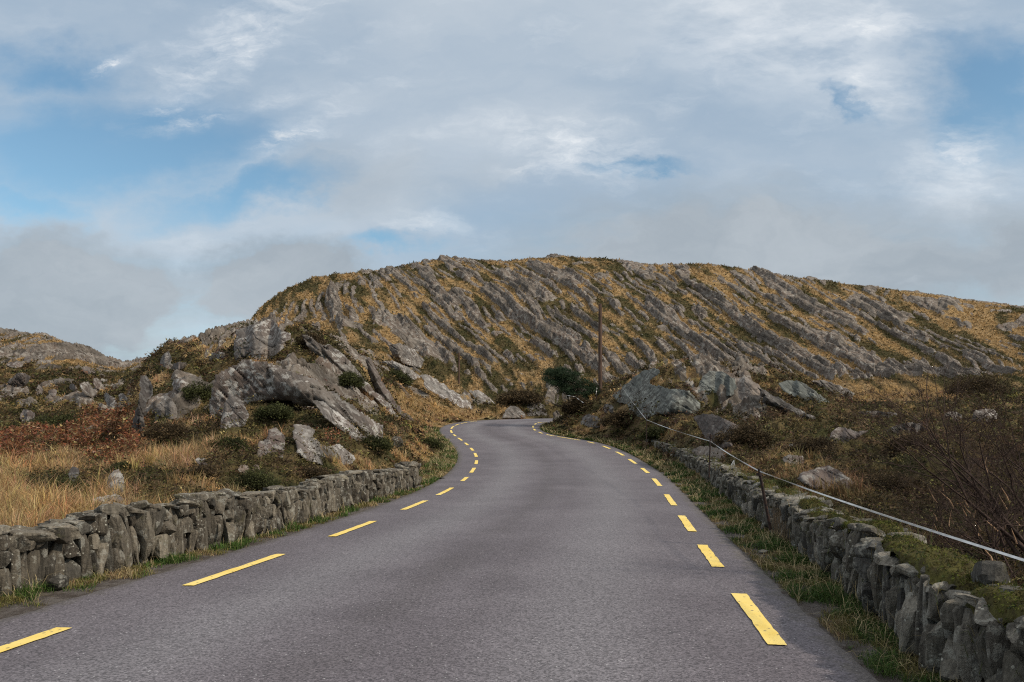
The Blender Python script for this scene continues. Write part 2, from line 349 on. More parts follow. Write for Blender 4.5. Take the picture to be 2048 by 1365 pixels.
def ribs(x, y, z):
    """tilted strata standing out of a slope: returns height and rock mask"""
    wq = fbm(x / 55, y / 55, 2, 5) * 8 + fbm(x / 13, y / 13, 2, 15) * .7
    s, t = strata(x, y, z); s = s + wq * .55
    hgt = 0; rk = np.zeros(x.shape)
    for L, amp, sd_, thr in ((5.6, 1.15, 11, .01), (2.6, .80, 23, -.07), (1.25, .42, 37, -.06)):
        ph = s / L + pn(t / (L * 9), s / (L * 9), sd_) * .6
        i = np.floor(ph); f = ph - i
        gate = pn(t / (L * 6.5) + i * 7.31, i * 3.7 + .3, sd_ + 1) + .22 * pn(t / (L * 1.1) + i * 3.1, i * 1.7, sd_ + 2)
        g = sst(thr, thr + .12, gate)
        wd = .50 + .30 * pn(t / (L * 2.6) + i * 2.2, i * .77, sd_ + 4)       # width of the slab
        f2 = f + .05 * pn(t / 1.4, i * 5.5, sd_ + 6)
        prof = sst(0, .07, f2) * (1 - sst(wd - .14, wd + .03, f2)) * (1.05 - .9 * f)
        hgt = hgt + amp * g * prof
        rk = np.maximum(rk, g * sst(0, .05, f2) * (1 - sst(wd - .08, wd, f2)))
    b1, b2, cid = cells(s / 1.3, t / 4.2, 3)
    crack = sst(0, .10, b2 - b1)
    c1, c2, cid2 = cells(s / .5, t / 2.4, 13)
    bed = np.abs(pn(s / .42, t / 7.5, 61)); bed2 = pn(s / .23, t / 2.6, 62)
    hgt = hgt + rk * ((cid - .5) * .40 - (1 - crack) * .36 + (cid2 - .5) * .22 - (1 - sst(0, .12, c2 - c1)) * .12 + bed * .24 + bed2 * .05)
    return hgt, np.clip(rk, 0, 1)
ROUTS = []                                          # filled with extra bedrock patches (u, v, ru, rv)
def terrain(x, y, full=False):
    x = np.asarray(x, float); y = np.asarray(y, float)
    z = z_base(x, y)
    rd, side = road_dist(x, y)
    far = sst(62, 95, y)
    u = UC + x / np.maximum(y, 2.6) * F
    # moorland hummocks
    off = sst(.5, 3.0, rd)
    hum = (fbm(x / 5.0, y / 5.0, 4, 71) * .50 * sst(8, 26, y) + (.25 - np.abs(fbm(x / 1.3, y / 1.3, 4, 81))) * (.62 + .35 * (x > 0)) * sst(7, 17, y) + (.3 - np.abs(fbm(x / 3.0, y / 3.0, 2, 87))) * .7 * sst(14, 26, y)) * off * (1 - .5 * far)
    # strata
    hr, rk = ribs(x, y, z)
    knoll = sst(22, 34, y) * (1 - sst(-8, -2, rd * -1)) * sst(2.5, 6, rd)
    leftside = 1 - sst(230, 330, u)
    bed = fbm((x + K * y) / 3.0, (y - K * x) / 9.0, 3, 91) + .35 * fbm(x / 1.4, y / 1.4, 2, 97)
    bedm = sst(.30, .38, bed + .05 * sst(30, 60, y)) * knoll
    kx = sst(330, 470, u) * (1 - sst(840, 900, u)) * sst(26, 33, y) * (1 - far) * sst(2.5, 5, rd)
    rx = sst(1180, 1300, u) * sst(20, 34, y) * (1 - far) * sst(3.5, 7, rd) * .75
    kr = np.maximum(kx, rx)
    hr2, rk2 = ribs(x * 1.7 + 20, y * 1.7 + 13, z * 1.7)
    gk2 = sst(-.25, .05, fbm(x / 7., y / 7., 3, 151) - .12 * kx + .22 * sst(1215, 1260, u) * (1 - sst(1640, 1720, u)) * sst(38, 44, y) + .05); rk2 = rk2 * gk2 * (kr > 0)
    amt = far * (1 - .35 * leftside)
    hgt = hr * amt + bedm * (1 - far) * (.35 + .25 * np.abs(pn((x + K * y) / .8, (y - K * x) / 3., 99))) + hr2 * gk2 * kr * .46
    gx_ = pn(x / 26, y / 40, 121) + .5 * pn(x / 9, y / 13, 122)
    cover = sst(-.35, .1, gx_ + .35 * fbm(x / 3, y / 3, 2, 123) + .28)       # meadows between the ribs
    rock = np.clip(np.maximum(np.maximum(bedm * (1 - far), rk2 * kr), rk * far * (1 - leftside * .45 * sst(-.15, .35, -gx_ * .8 + .0))), 0, 1)
    rock = rock * np.where(y > 80, cover, 1)
    crest = np.interp(u, [450, 560, 700, 900, 1800, 2050], [118, 125, 140, 150, 165, 170]); hgt = hgt * (1 - .35 * sst(0, 22, y - crest))
    gold = sst(1460, 1640, u) * (1 - sst(86, 100, y + 4 * pn(x / 9, y / 9, 127)))     # boggy flat below the hill
    rock = rock * (1 - .9 * sst(.2, .5, gold)); hgt = hgt * (1 - .85 * sst(.15, .6, gold)) * np.where(y > 80, .35 + .65 * cover, 1)
    hum = hum + (x > 0) * sst(12, 20, y) * (1 - sst(55, 70, y)) * sst(2.5, 6, rd) * (.30 - np.abs(fbm(x / 3.4 + 5, y / 3.4, 3, 161))) * 1.7
    z = z + hum + hgt * sst(2.0, 5.0, rd)
    z = z + fbm(x / .45, y / .45, 2, 131) * .05 * off
    # road bed and verge
    zroad = zr(np.clip(y, 0, 150))
    wv = np.where(side < 0, 2.2, 1.5) + sst(30, 60, y) * 2.0
    k = sst(0, 1, (rd - .55) / wv)
    verge = zroad - .006 + np.clip(rd, 0, 2) * .05 + fbm(x / .35, y / .35, 3, 141) * .022 * sst(0, .4, rd) - .07 * (1 - sst(-.30, -.14, rd))
    z = verge * (1 - k) + z * k
    rock = rock * k
    if full: return z, rock, rd, u
    return z
_hd = np.exp(np.linspace(math.log(4), math.log(215), 1500))
_hu = np.arange(-20, 2090, 5.0)
_HU, _HD = np.meshgrid(_hu, _hd[::3], indexing='ij'); _HT = terrain((_HU - UC) / F * _HD, _HD)
def hits(U, V):
    """distance at which the sight lines through picture points first meet the ground (nan: sky)"""
    i = np.clip(np.round((U - _hu[0]) / 5).astype(int), 0, len(_hu) - 1); hd = _hd[::3]
    g = _HT[i] - (H + (HV - V)[:, None] / F * hd[None]); m = g >= 0; k = np.argmax(m, 1)
    ok = m.any(1); kk = np.maximum(k, 1); r = np.arange(len(U)); g1 = g[r, kk]; g0 = g[r, kk - 1]
    f = np.clip(-g0 / (g1 - g0 + 1e-9), 0, 1); d = hd[kk - 1] + (hd[kk] - hd[kk - 1]) * f
    return np.where(ok, d, np.nan)
def hit(u, v):
    h_ = hits(np.array([float(u)]), np.array([float(v)]))[0]
    return None if np.isnan(h_) else float(h_)

# ---------------------------------------------------------------- plant colours of the moor
STRAW = np.array((.31, .215, .112)); GOLD = np.array((.33, .212, .092)); OLIVE = np.array((.108, .082, .036)); GREEN = np.array((.055, .053, .020)); RUST = np.array((.155, .068, .034)); BROWN = np.array((.085, .053, .032))
def ell(u, v, uu, vv, ru, rv): return np.exp(-(((u - uu) / ru) ** 2 + ((v - vv) / rv) ** 2))
def vegkind(x, y, z):
    """colour and height class of the plants: returns rgb, straw-likeness, rust-likeness"""
    u = UC + x / y * F; v = HV - (z - H) / y * F
    far = sst(62, 95, y)
    s, t = strata(x, y, z)
    n1 = fbm(x / 3.2, y / 3.2, 4, 201) * (1 - far) + far * (fbm(s / 2.2, t / 16, 4, 203) + .25 * fbm(x / 1.6, y / 1.6, 2, 204))
    n2 = fbm(x / 7 + 3, y / 7, 3, 211) * (1 - far) + far * fbm(s / 9, t / 30, 3, 213)
    left = 1 - sst(900, 1050, u)
    nearfield = left * (1 - sst(21, 29, y)) * sst(7, 9, y)
    straw = n1 * 1.6 + n2 * .6 - .10 + far * .15 + nearfield * .16 * (1 - sst(300, 560, u)) + nearfield * .05
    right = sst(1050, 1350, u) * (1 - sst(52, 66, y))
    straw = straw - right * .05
    straw = straw + 1.0 * ell(u, v, 1770, 800, 170, 32) * (y > 60) + .7 * ell(u, v, 330, 775, 40, 35) + .8 * ell(u, v, 840, 805, 60, 26) + .8 * ell(u, v, 60, 1030, 160, 40) * (y < 22) + .7 * ell(u, v, 130, 920, 60, 30) + .5 * ell(u, v, 940, 830, 80, 14)
    straw = straw + .5 * ell(u, v, 860, 860, 70, 60) + .03 * (y > 95) - 1.2 * ell(u, v, 105, 990, 80, 22) * (y < 30) - .8 * ell(u, v, 1950, 1000, 170, 160) - .6 * ell(u, v, 1600, 860, 200, 40) - .7 * ell(u, v, 110, 850, 110, 25) - .6 * ell(u, v, 560, 840, 80, 30) - .5 * ell(u, v, 1970, 800, 80, 60)
    straw = straw + .16 * fbm(x / .9, y / .9, 2, 219) * (1 - far) - .05 * left * (y > 22)
    w = sst(-.10, .26, straw)
    rust = np.clip(.62 * ell(u, v, 50, 900, 100, 40) + 1.2 * ell(u, v, 220, 885, 60, 55) + .5 * ell(u, v, 690, 895, 60, 20), 0, 1) * (y < 60) * sst(-.10, .25, fbm(x / 1.5, y / 1.5, 4, 221))
    brn = right * sst(-.1, .35, fbm(x / 2.2, y / 2.2, 3, 231)) * .75 + .35 * (1 - far) * sst(.05, .4, fbm(x / 1.2, y / 1.2, 2, 233))
    gmix = sst(-.25, .3, fbm(x / 1.7, y / 1.7, 3, 241))
    dark = OLIVE * (1 - gmix[..., None]) + GREEN * gmix[..., None]
    dark = dark * (1 - brn[..., None]) + BROWN * brn[..., None]
    gg = sst(-.3, .4, fbm(x / 2.0, y / 2.0, 3, 251))[..., None]
    light = STRAW * gg + GOLD * (1 - gg)
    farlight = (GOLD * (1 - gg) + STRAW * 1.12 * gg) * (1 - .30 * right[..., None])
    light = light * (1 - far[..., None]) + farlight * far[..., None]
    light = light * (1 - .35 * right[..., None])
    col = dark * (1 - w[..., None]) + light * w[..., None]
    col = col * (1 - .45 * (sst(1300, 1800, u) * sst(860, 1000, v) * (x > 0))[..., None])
    col = col * (1 - rust[..., None]) + RUST * rust[..., None]
    return col, w, rust

# ---------------------------------------------------------------- materials
def mat(name):
    m = bpy.data.materials.new(name); m.use_nodes = True
    n = NT(m.node_tree); n.n.clear()
    b = n.new('ShaderNodeBsdfPrincipled'); o = n.new('ShaderNodeOutputMaterial'); n.l.new(b.outputs[0], o.inputs[0])
    b.inputs['Specular IOR Level'].default_value = .25
    n.b = b
    return m, n
def bump(n, h, strength=.5, dist=.05):
    q = n.new('ShaderNodeBump'); n.put(q.inputs['Height'], h); n.put(q.inputs['Strength'], strength); n.put(q.inputs['Distance'], dist)
    n.l.new(q.outputs[0], n.b.inputs['Normal'])
def pos(n): return n.new('ShaderNodeNewGeometry').outputs['Position']
K_ = .4525
def rock_nodes(n, p, base, light, k=1.0, strata=False):
    """weathered bedded rock: grey with pale lichen crusts and dark seams; k scales feature frequency"""
    def dot(v):
        q = n.new('ShaderNodeVectorMath', operation='DOT_PRODUCT'); n.put(q.inputs[0], p); n.put(q.inputs[1], v); return q.outputs['Value']
    st = n.comb(n.math('MULTIPLY', dot((.74, -.1, .66)), 3.4), n.math('MULTIPLY', dot((.6, .2, -.75)), .45), n.math('MULTIPLY', dot((0, 1, 0)), .5))
    if strata:
        st = n.comb(n.math('MULTIPLY', n.attr('bed_across'), 1.6), n.math('MULTIPLY', n.attr('bed_along'), .16), n.math('MULTIPLY', dot((0, 1, 0)), .12))
    streak = n.noise(st, 1.1, 8, .6, .4)
    big = n.noise(p, .35 * k, 5, .55)
    lich = n.noise(p, 2.6 * k, 10, .72, .3)
    lich2 = n.voro(n.vmath('ADD', p, n.vmath('MULTIPLY', n.comb(lich, streak, big), (.4, .4, .4))), 2.3 * k)
    col = n.mix(n.mapr(streak, .36, .64), [c * .42 for c in base], [c * 1.12 for c in base])
    col = n.mix(n.mapr(big, .35, .7, 0, .55), col, [base[0] * 1.15, base[1] * .98, base[2] * .93])
    lm = n.math('MULTIPLY', n.mapr(lich, .50, .56), n.mapr(big, .38, .60, .20, 1.0))
    lm = n.math('MAXIMUM', n.math('MULTIPLY', lm, .75), n.math('MULTIPLY', n.mapr(lich2, .16, .10), n.mapr(streak, .48, .56)))
    col = n.mix(lm, col, light)
    dk = n.math('MULTIPLY', n.mapr(n.noise(n.mapping(st, (1.5, 2.2, 1.8)), 1.0, 7, .7), .46, .36), .80)
    col = n.mix(dk, col, [c * .35 for c in base])
    h = n.math('ADD', n.math('MULTIPLY', streak, .9), n.math('MULTIPLY', n.noise(p, 3.5 * k, 10, .72), .8))
    h = n.math('SUBTRACT', h, n.math('MULTIPLY', dk, .25))
    return col, h
def make_terrain_mat(name, k=1.0, bdist=.12, base=(.142, .119, .096), strata=False):
    m, n = mat(name)
    p = pos(n)
    rc, rh = rock_nodes(n, p, base, (.33, .305, .265), k, strata)
    ra = n.attr('rock')
    fine = n.noise(p, 2.2 * k, 9, .7)
    mk = n.mapr(n.math('ADD', ra, n.math('MULTIPLY', n.math('SUBTRACT', fine, .5), .9)), .40, .52)
    veg = n.attr('Col', 'Color')
    vn = n.noise(n.mapping(p, (1, 1, .5)), 5.0 * k, 8, .75)
    vn2 = n.noise(p, 1.3 * k, 6, .65)
    veg = n.mix(1.0, veg, n.mix(n.mapr(vn, .28, .72), (.50, .52, .5), (1.5, 1.45, 1.4)), 'MULTIPLY')
    veg = n.mix(n.mapr(vn2, .50, .66, 0, .6), veg, n.mix(.5, veg, (.055, .055, .022)))
    veg = n.mix(n.attr('soil'), veg, n.mix(n.mapr(vn, .35, .65), (.07, .055, .045), (.17, .15, .135)))
    n.put(n.b.inputs['Base Color'], n.mix(mk, veg, rc))
    n.put(n.b.inputs['Roughness'], .92)
    n.b.inputs['Specular IOR Level'].default_value = .12
    hh = n.mix(mk, n.math('MULTIPLY', vn, 1.5), rh)
    bump(n, hh, .9, bdist)
    return m
M_near = make_terrain_mat('moor_ground', 1.0, .10, strata=True)
M_hill = make_terrain_mat('hill_ground', .55, .38, (.158, .134, .110), True)
def rock_mat(name, base, light, k=1.0, bd=.10):
    m, n = mat(name)
    tcn = pos(n)
    c, h = rock_nodes(n, tcn, base, light, k)
    n.put(n.b.inputs['Base Color'], c); n.put(n.b.inputs['Roughness'], .88); bump(n, h, .9, bd)
    return m
RM = {'grey': rock_mat('grey_rock', (.130, .111, .094), (.42, .40, .36)), 'brown': rock_mat('brown_rock', (.115, .093, .080), (.27, .25, .22)),
      'green': rock_mat('green_rock', (.105, .112, .100), (.26, .27, .235)), 'tan': rock_mat('tan_rock', (.20, .168, .138), (.34, .31, .27)), 'dark': rock_mat('dark_rock', (.088, .078, .070), (.25, .24, .22)),
      'pale': rock_mat('pale_rock', (.175, .158, .140), (.50, .48, .44))}

# asphalt
M_asph, n = mat('asphalt')
p = pos(n)
g1 = n.voro(p, 70, out='Color'); gs = n.sep(g1)[0]
g2 = n.noise(p, 48, 3, .7)
lum = n.math('ADD', n.math('MULTIPLY', n.mapr(gs, .0, 1.0, .30, 1.75, smooth=False), .70), n.math('MULTIPLY', n.mapr(g2, .3, .7, .4, 1.6), .30))
patch = n.noise(p, .5, 5, .55, .3)
cross = n.attr('track')                                   # 0..1 in the worn wheel tracks
base = n.mix(n.mapr(patch, .35, .68), (.099, .086, .094), (.128, .113, .122))
base = n.mix(n.math('MULTIPLY', cross, .45), base, (.185, .176, .182))
base = n.mix(n.math('MULTIPLY', n.attr('centre'), n.mapr(n.noise(p, .7, 5, .6), .3, .65, .15, .55)), base, (.072, .062, .064))
dk = n.noise(n.mapping(p, (.35, .10, 1), (0, 0, R(-8))), 1.3, 4, .6, .5)
base = n.mix(n.mapr(dk, .50, .70, 0, .20), base, (.068, .062, .066))
base = n.mix(1.0, base, n.comb(lum, lum, lum), 'MULTIPLY')
spk = n.math('GREATER_THAN', n.sep(n.voro(p, 42, out='Color'))[1], .955)
spk = n.math('MULTIPLY', spk, n.mapr(n.voro(p, 42), .30, .20))
base = n.mix(n.math('MULTIPLY', spk, .75), base, (.50, .49, .48))
edge = n.attr('edge')
em = n.mapr(n.math('ADD', edge, n.math('MULTIPLY', n.math('SUBTRACT', n.noise(p, 5, 6, .7), .5), 1.1)), .55, .85)
base = n.mix(n.math('MULTIPLY', em, .6), base, n.mix(n.mapr(g2, .4, .6), (.045, .038, .030), (.13, .115, .095)))
n.put(n.b.inputs['Base Color'], base)
n.put(n.b.inputs['Roughness'], n.mapr(g2, .3, .7, .72, .95))
n.b.inputs['Specular IOR Level'].default_value = .35
bump(n, n.math('ADD', n.voro(p, 95), n.math('MULTIPLY', g2, .6)), .55, .006)
# yellow paint with worn pits
M_yel, n = mat('yellow_paint')
p = pos(n)
g = n.noise(p, 32, 6, .75); pit = n.mapr(n.voro(p, 16), .26, .16)
pit = n.math('MULTIPLY', pit, n.math('GREATER_THAN', n.sep(n.voro(p, 16, out='Color'))[0], .58))
wear = n.math('MAXIMUM', n.mapr(n.math('ADD', g, n.math('MULTIPLY', n.noise(p, 3, 3, .5), .25)), .74, .80, 0, .95), pit)
yc = n.mix(n.mapr(n.noise(p, 2.0, 5, .6), .3, .7), (.76, .54, .12), (.80, .62, .20))
n.put(n.b.inputs['Base Color'], n.mix(wear, yc, (.12, .105, .09)))
n.put(n.b.inputs['Roughness'], .7); bump(n, g, .4, .004)
# plants: colour per blade
def plant_mat(name, trans=.25):
    m, n = mat(name)
    c = n.attr('rnd', 'Color')
    n.put(n.b.inputs['Base Color'], c); n.put(n.b.inputs['Roughness'], .75)
    n.b.inputs['Specular IOR Level'].default_value = .15
    tr = n.new('ShaderNodeBsdfTranslucent'); n.put(tr.inputs[0], c)
    mx = n.new('ShaderNodeMixShader'); n.put(mx.inputs[0], trans)
    n.l.new(n.b.outputs[0], mx.inputs[1]); n.l.new(tr.outputs[0], mx.inputs[2])
    n.l.new(mx.outputs[0], [q for q in n.n if q.type == 'OUTPUT_MATERIAL'][0].inputs[0])
    return m
M_plant = plant_mat('plant_leaf')
# wall stone
def stone_mat(name, a, b, c):
    m, n = mat(name)
    p = pos(n); r = n.attr('rnd')
    col = n.mix(n.mapr(r, .0, .5), a, b); col = n.mix(n.mapr(r, .6, 1.0), col, c)
    big = n.noise(p, 7, 8, .68); st = n.noise(n.mapping(p, (30, 30, 4)), 1.0, 6, .65)
    rb = n.math('FRACT', n.math('MULTIPLY', r, 7.31))
    col = n.mix(1.0, col, n.mix(rb, (.62, .60, .58), (1.38, 1.36, 1.32)), 'MULTIPLY')
    col = n.mix(1.0, col, n.mix(n.mapr(st, .3, .7), (.58, .58, .58), (1.35, 1.35, 1.35)), 'MULTIPLY')
    col = n.mix(n.mapr(big, .54, .60, 0, .6), col, (.33, .315, .265))
    col = n.mix(n.math('MULTIPLY', n.mapr(n.voro(p, 19), .22, .14), n.mapr(n.noise(p, 2.5, 3), .48, .56)), col, (.42, .40, .33))
    col = n.mix(n.mapr(n.noise(p, 3.1, 6, .7), .58, .68, 0, .5), col, (.11, .10, .045))
    col = n.mix(n.mapr(n.noise(p, 11, 6, .7), .42, .34, 0, .6), col, (.05, .045, .042))
    n.put(n.b.inputs['Base Color'], col); n.put(n.b.inputs['Roughness'], .9)
    bump(n, n.math('ADD', n.noise(p, 16, 8, .72), n.math('MULTIPLY', st, .5)), 1.0, .030)
    return m
M_stone = stone_mat('wall_stone', (.102, .087, .068), (.155, .135, .105), (.066, .060, .050))
M_stone2 = stone_mat('mossy_wall_stone', (.11, .10, .08), (.16, .145, .12), (.078, .076, .070))
m, n = mat('weathered_pole_timber'); p = pos(n)
g = n.noise(n.mapping(p, (9, 9, .7)), 1.5, 7, .65)
n.put(n.b.inputs['Base Color'], n.mix(n.mapr(g, .3, .7), (.055, .032, .022), (.135, .085, .062))); n.put(n.b.inputs['Roughness'], .85); bump(n, g, .6, .02); M_pole = m
m, n = mat('rusty_iron'); g = n.noise(pos(n), 30, 6, .7)
n.put(n.b.inputs['Base Color'], n.mix(n.mapr(g, .35, .7), (.018, .014, .013), (.06, .032, .022))); n.put(n.b.inputs['Roughness'], .8); M_iron = m
m, n = mat('white_tape'); g = n.noise(n.mapping(pos(n), (9, 9, 9)), 1, 3, .6)
n.put(n.b.inputs['Base Color'], n.mix(n.mapr(g, .3, .7), (.52, .51, .48), (.74, .73, .70))); n.put(n.b.inputs['Roughness'], .55); M_tape = m
m, n = mat('bark'); p = pos(n); g = n.noise(p, 25, 6, .7)
n.put(n.b.inputs['Base Color'], n.mix(n.mapr(g, .3, .7), (.028, .015, .011), (.075, .046, .034))); n.put(n.b.inputs['Roughness'], .85); bump(n, g, .5, .01); M_bark = m
m, n = mat('split_wood'); g = n.noise(n.mapping(pos(n), (40, 40, 12)), 1, 4, .6)
n.put(n.b.inputs['Base Color'], n.mix(n.mapr(g, .3, .7), (.22, .12, .065), (.45, .29, .17))); n.put(n.b.inputs['Roughness'], .8); M_split = m

# ---------------------------------------------------------------- ground sheets
def grid_faces(r, c):
    i = np.arange(r * c).reshape(r, c)
    return np.stack([i[:-1, :-1], i[:-1, 1:], i[1:, 1:], i[1:, :-1]], -1).reshape(-1, 4)
def patch_sheet(name, us, ds, m):
    U, D = np.meshgrid(us, ds); x = (U - UC) / F * D; y = D
    z, rk, rd, _ = terrain(x, y, True)
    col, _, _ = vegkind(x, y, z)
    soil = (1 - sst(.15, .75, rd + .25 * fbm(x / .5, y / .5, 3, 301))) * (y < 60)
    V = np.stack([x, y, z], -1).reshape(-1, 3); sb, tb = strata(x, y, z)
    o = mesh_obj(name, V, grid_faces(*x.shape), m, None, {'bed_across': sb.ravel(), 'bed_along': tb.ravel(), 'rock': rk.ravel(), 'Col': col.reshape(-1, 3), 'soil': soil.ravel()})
    return tag(o, kind='structure')
lin = np.linspace
def glog(a, b, n_): return np.exp(lin(math.log(a), math.log(b), n_))
patch_sheet('terrain', lin(-700, 2750, 1500), glog(2.6, 60, 640), M_near)
patch_sheet('hill', lin(290, 2750, 1240), np.concatenate([glog(60, 200, 520), glog(202, 400, 40)]), M_hill)
patch_sheet('hill', lin(-700, 290, 460), np.concatenate([glog(60, 150, 260), glog(152, 400, 40)]), M_hill)
# the land all round, far lower than the hills, out to the horizon
th = lin(0, 2 * math.pi, 97)[:-1]; rr = np.array([0., 3, 8, 20, 60, 160, 420, 900, 1800, 4000.])
X = np.concatenate([r * np.sin(th) for r in rr[1:]]); Y = np.concatenate([r * np.cos(th) for r in rr[1:]])
Zg = fbm(X / 60, Y / 60, 3, 311) * np.clip(np.hypot(X, Y) / 60, 0, 1) * 1.2 - .12
Zg = np.where((Y > 2.6) & (np.abs(X) < 1.7 * Y) & (np.hypot(X, Y) > 5), np.minimum(Zg, -1.2), Zg)
ii = np.arange(len(X)).reshape(len(rr) - 1, 96)
fq = np.stack([ii[:-1], np.roll(ii[:-1], -1, 1), np.roll(ii[1:], -1, 1), ii[1:]], -1).reshape(-1, 4)
V = np.stack([X, Y, Zg], -1); V = np.concatenate([V, [[0, 0, -.12]]])
ft = np.stack([np.full(96, len(X)), np.roll(ii[0], -1), ii[0]], -1)
tag(mesh_obj('ground', V, [ft, fq[:, ::-1]], M_hill, None, {'rock': np.zeros(len(V)), 'Col': np.tile(OLIVE * 1.4, (len(V), 1)), 'soil': np.zeros(len(V)), 'bed_across': V[:, 0], 'bed_along': V[:, 1]}), kind='structure')

# road sheet
nr, ncx = 900, 61
l_ = resample(Le, nr); r_ = resample(Re, nr)
# pair the two edges by walking both (near ends extend behind the camera)
tt = lin(0, 1, ncx)[None, :, None]
# a ragged broken edge
jl = (fbm(lin(0, 300, nr), np.zeros(nr), 4, 321) * .09)[:, None]; jr = (fbm(lin(0, 300, nr), np.ones(nr) * 9, 4, 331) * .09)[:, None]
Pn = (l_ + normals(l_) * jl)[:, None, :] * (1 - tt) + (r_ + normals(r_) * jr)[:, None, :] * tt
zz = zr(np.clip(Pn[..., 1], 0, 150))
crown = .035 * np.sin(math.pi * tt[..., 0]); zz = zz + .008 + crown
zz[:, 0] -= .03; zz[:, -1] -= .03
wob = (.02 * fbm(lin(0, 12, nr), np.zeros(nr), 2, 341))[:, None]
tk = np.clip(np.exp(-((tt[..., 0] - .30 + wob) / .08) ** 2) + np.exp(-((tt[..., 0] - .72 + wob) / .09) ** 2), 0, 1) + 0 * zz
midt = np.exp(-((tt[..., 0] - .475 + wob) / .045) ** 2) * 1.1 + .5 * np.exp(-((tt[..., 0] - .58 + wob) / .02) ** 2) + 0 * zz
eg = np.broadcast_to(1 - np.minimum(tt[..., 0], 1 - tt[..., 0]) / .09, zz.shape)
V = np.stack([Pn[..., 0], Pn[..., 1], zz], -1).reshape(-1, 3)
road = tag(mesh_obj('road', V, grid_faces(nr, ncx)[:, ::-1], M_asph, None, {'track': np.clip(tk, 0, 1).ravel(), 'centre': midt.ravel(), 'edge': np.clip(eg, 0, 1).ravel()}), kind='structure')
# the crown lifts the surface: find its height under a point for the paint
_rx = Pn.reshape(-1, 2); _rz = zz.ravel()
def road_z(q):
    return np.array([_rz[np.argmin(((_rx - a) ** 2).sum(1))] for a in q])
def arc(p): return np.concatenate([[0], np.cumsum(np.hypot(*np.diff(p, axis=0).T))])
def dash(line, a, b, wd, seed):
    s = arc(line)
    def near(q): return s[np.argmin(((line - np.array(q)) ** 2).sum(1))]
    sa, sb = near(a), near(b)
    if sb - sa < 1.2: mid = (sa + sb) / 2; sa, sb = mid - .8, mid + .8
    t = lin(sa, sb, 16); c = np.stack([np.interp(t, s, line[:, 0]), np.interp(t, s, line[:, 1])], 1)
    nn = normals(c); rg = np.random.default_rng(seed)
    pts = []
    for k in lin(-.5, .5, 4):
        pts.append(c + nn * (k * wd + (rg.normal(0, .004, 16)[:, None] if abs(k) > .4 else 0)))
    G = np.stack(pts, 1); z = road_z(G.reshape(-1, 2)).reshape(16, 4)
    z = np.maximum(z, zr(G[..., 1]) + .008) + .010
    V = np.stack([G[..., 0], G[..., 1], z], -1).reshape(-1, 3)
    o = mesh_obj('edge_marking', V, grid_faces(16, 4), M_yel, road)
    return o
for i, (a, b) in enumerate(Ld): dash(Lc, Lp[2 * i], Lp[2 * i + 1] if i else on_road(22, 1296), .14, i)
for i, (a, b) in enumerate(Rd): dash(Rc, Rp[2 * i], Rp[2 * i + 1], .145, 50 + i)

# ---------------------------------------------------------------- rock outcrops with their own outlines
def in_poly(px, py, poly):
    r = np.zeros(px.shape, bool); n_ = len(poly)
    for i in range(n_):
        x1, y1 = poly[i]; x2, y2 = poly[(i + 1) % n_]
        c = ((y1 > py) != (y2 > py)) & (px < (x2 - x1) * (py - y1) / (y2 - y1 + 1e-9) + x1)
        r ^= c
    return r
def edge_dist(px, py, poly):
    b = np.full(px.shape, 1e9)
    for i in range(len(poly)):
        a = np.array(poly[i], float); d = np.array(poly[(i + 1) % len(poly)], float) - a; L2 = d @ d + 1e-9
        t = np.clip(((px - a[0]) * d[0] + (py - a[1]) * d[1]) / L2, 0, 1)
        b = np.minimum(b, np.hypot(px - a[0] - t * d[0], py - a[1] - t * d[1]))
    return b
def rough_poly(poly, seed, amp=.06):
    """subdivide the outline and make it uneven"""
    rg = np.random.default_rng(seed); p = np.array(poly, float); size = np.ptp(p, axis=0).max(); out = []
    for i in range(len(p)):
        a, b = p[i], p[(i + 1) % len(p)]; k = max(2, int(np.hypot(*(b - a)) / (size * .05)))
        for j in range(k): out.append(a + (b - a) * j / k + rg.normal(0, size * amp * .16, 2))
    return out
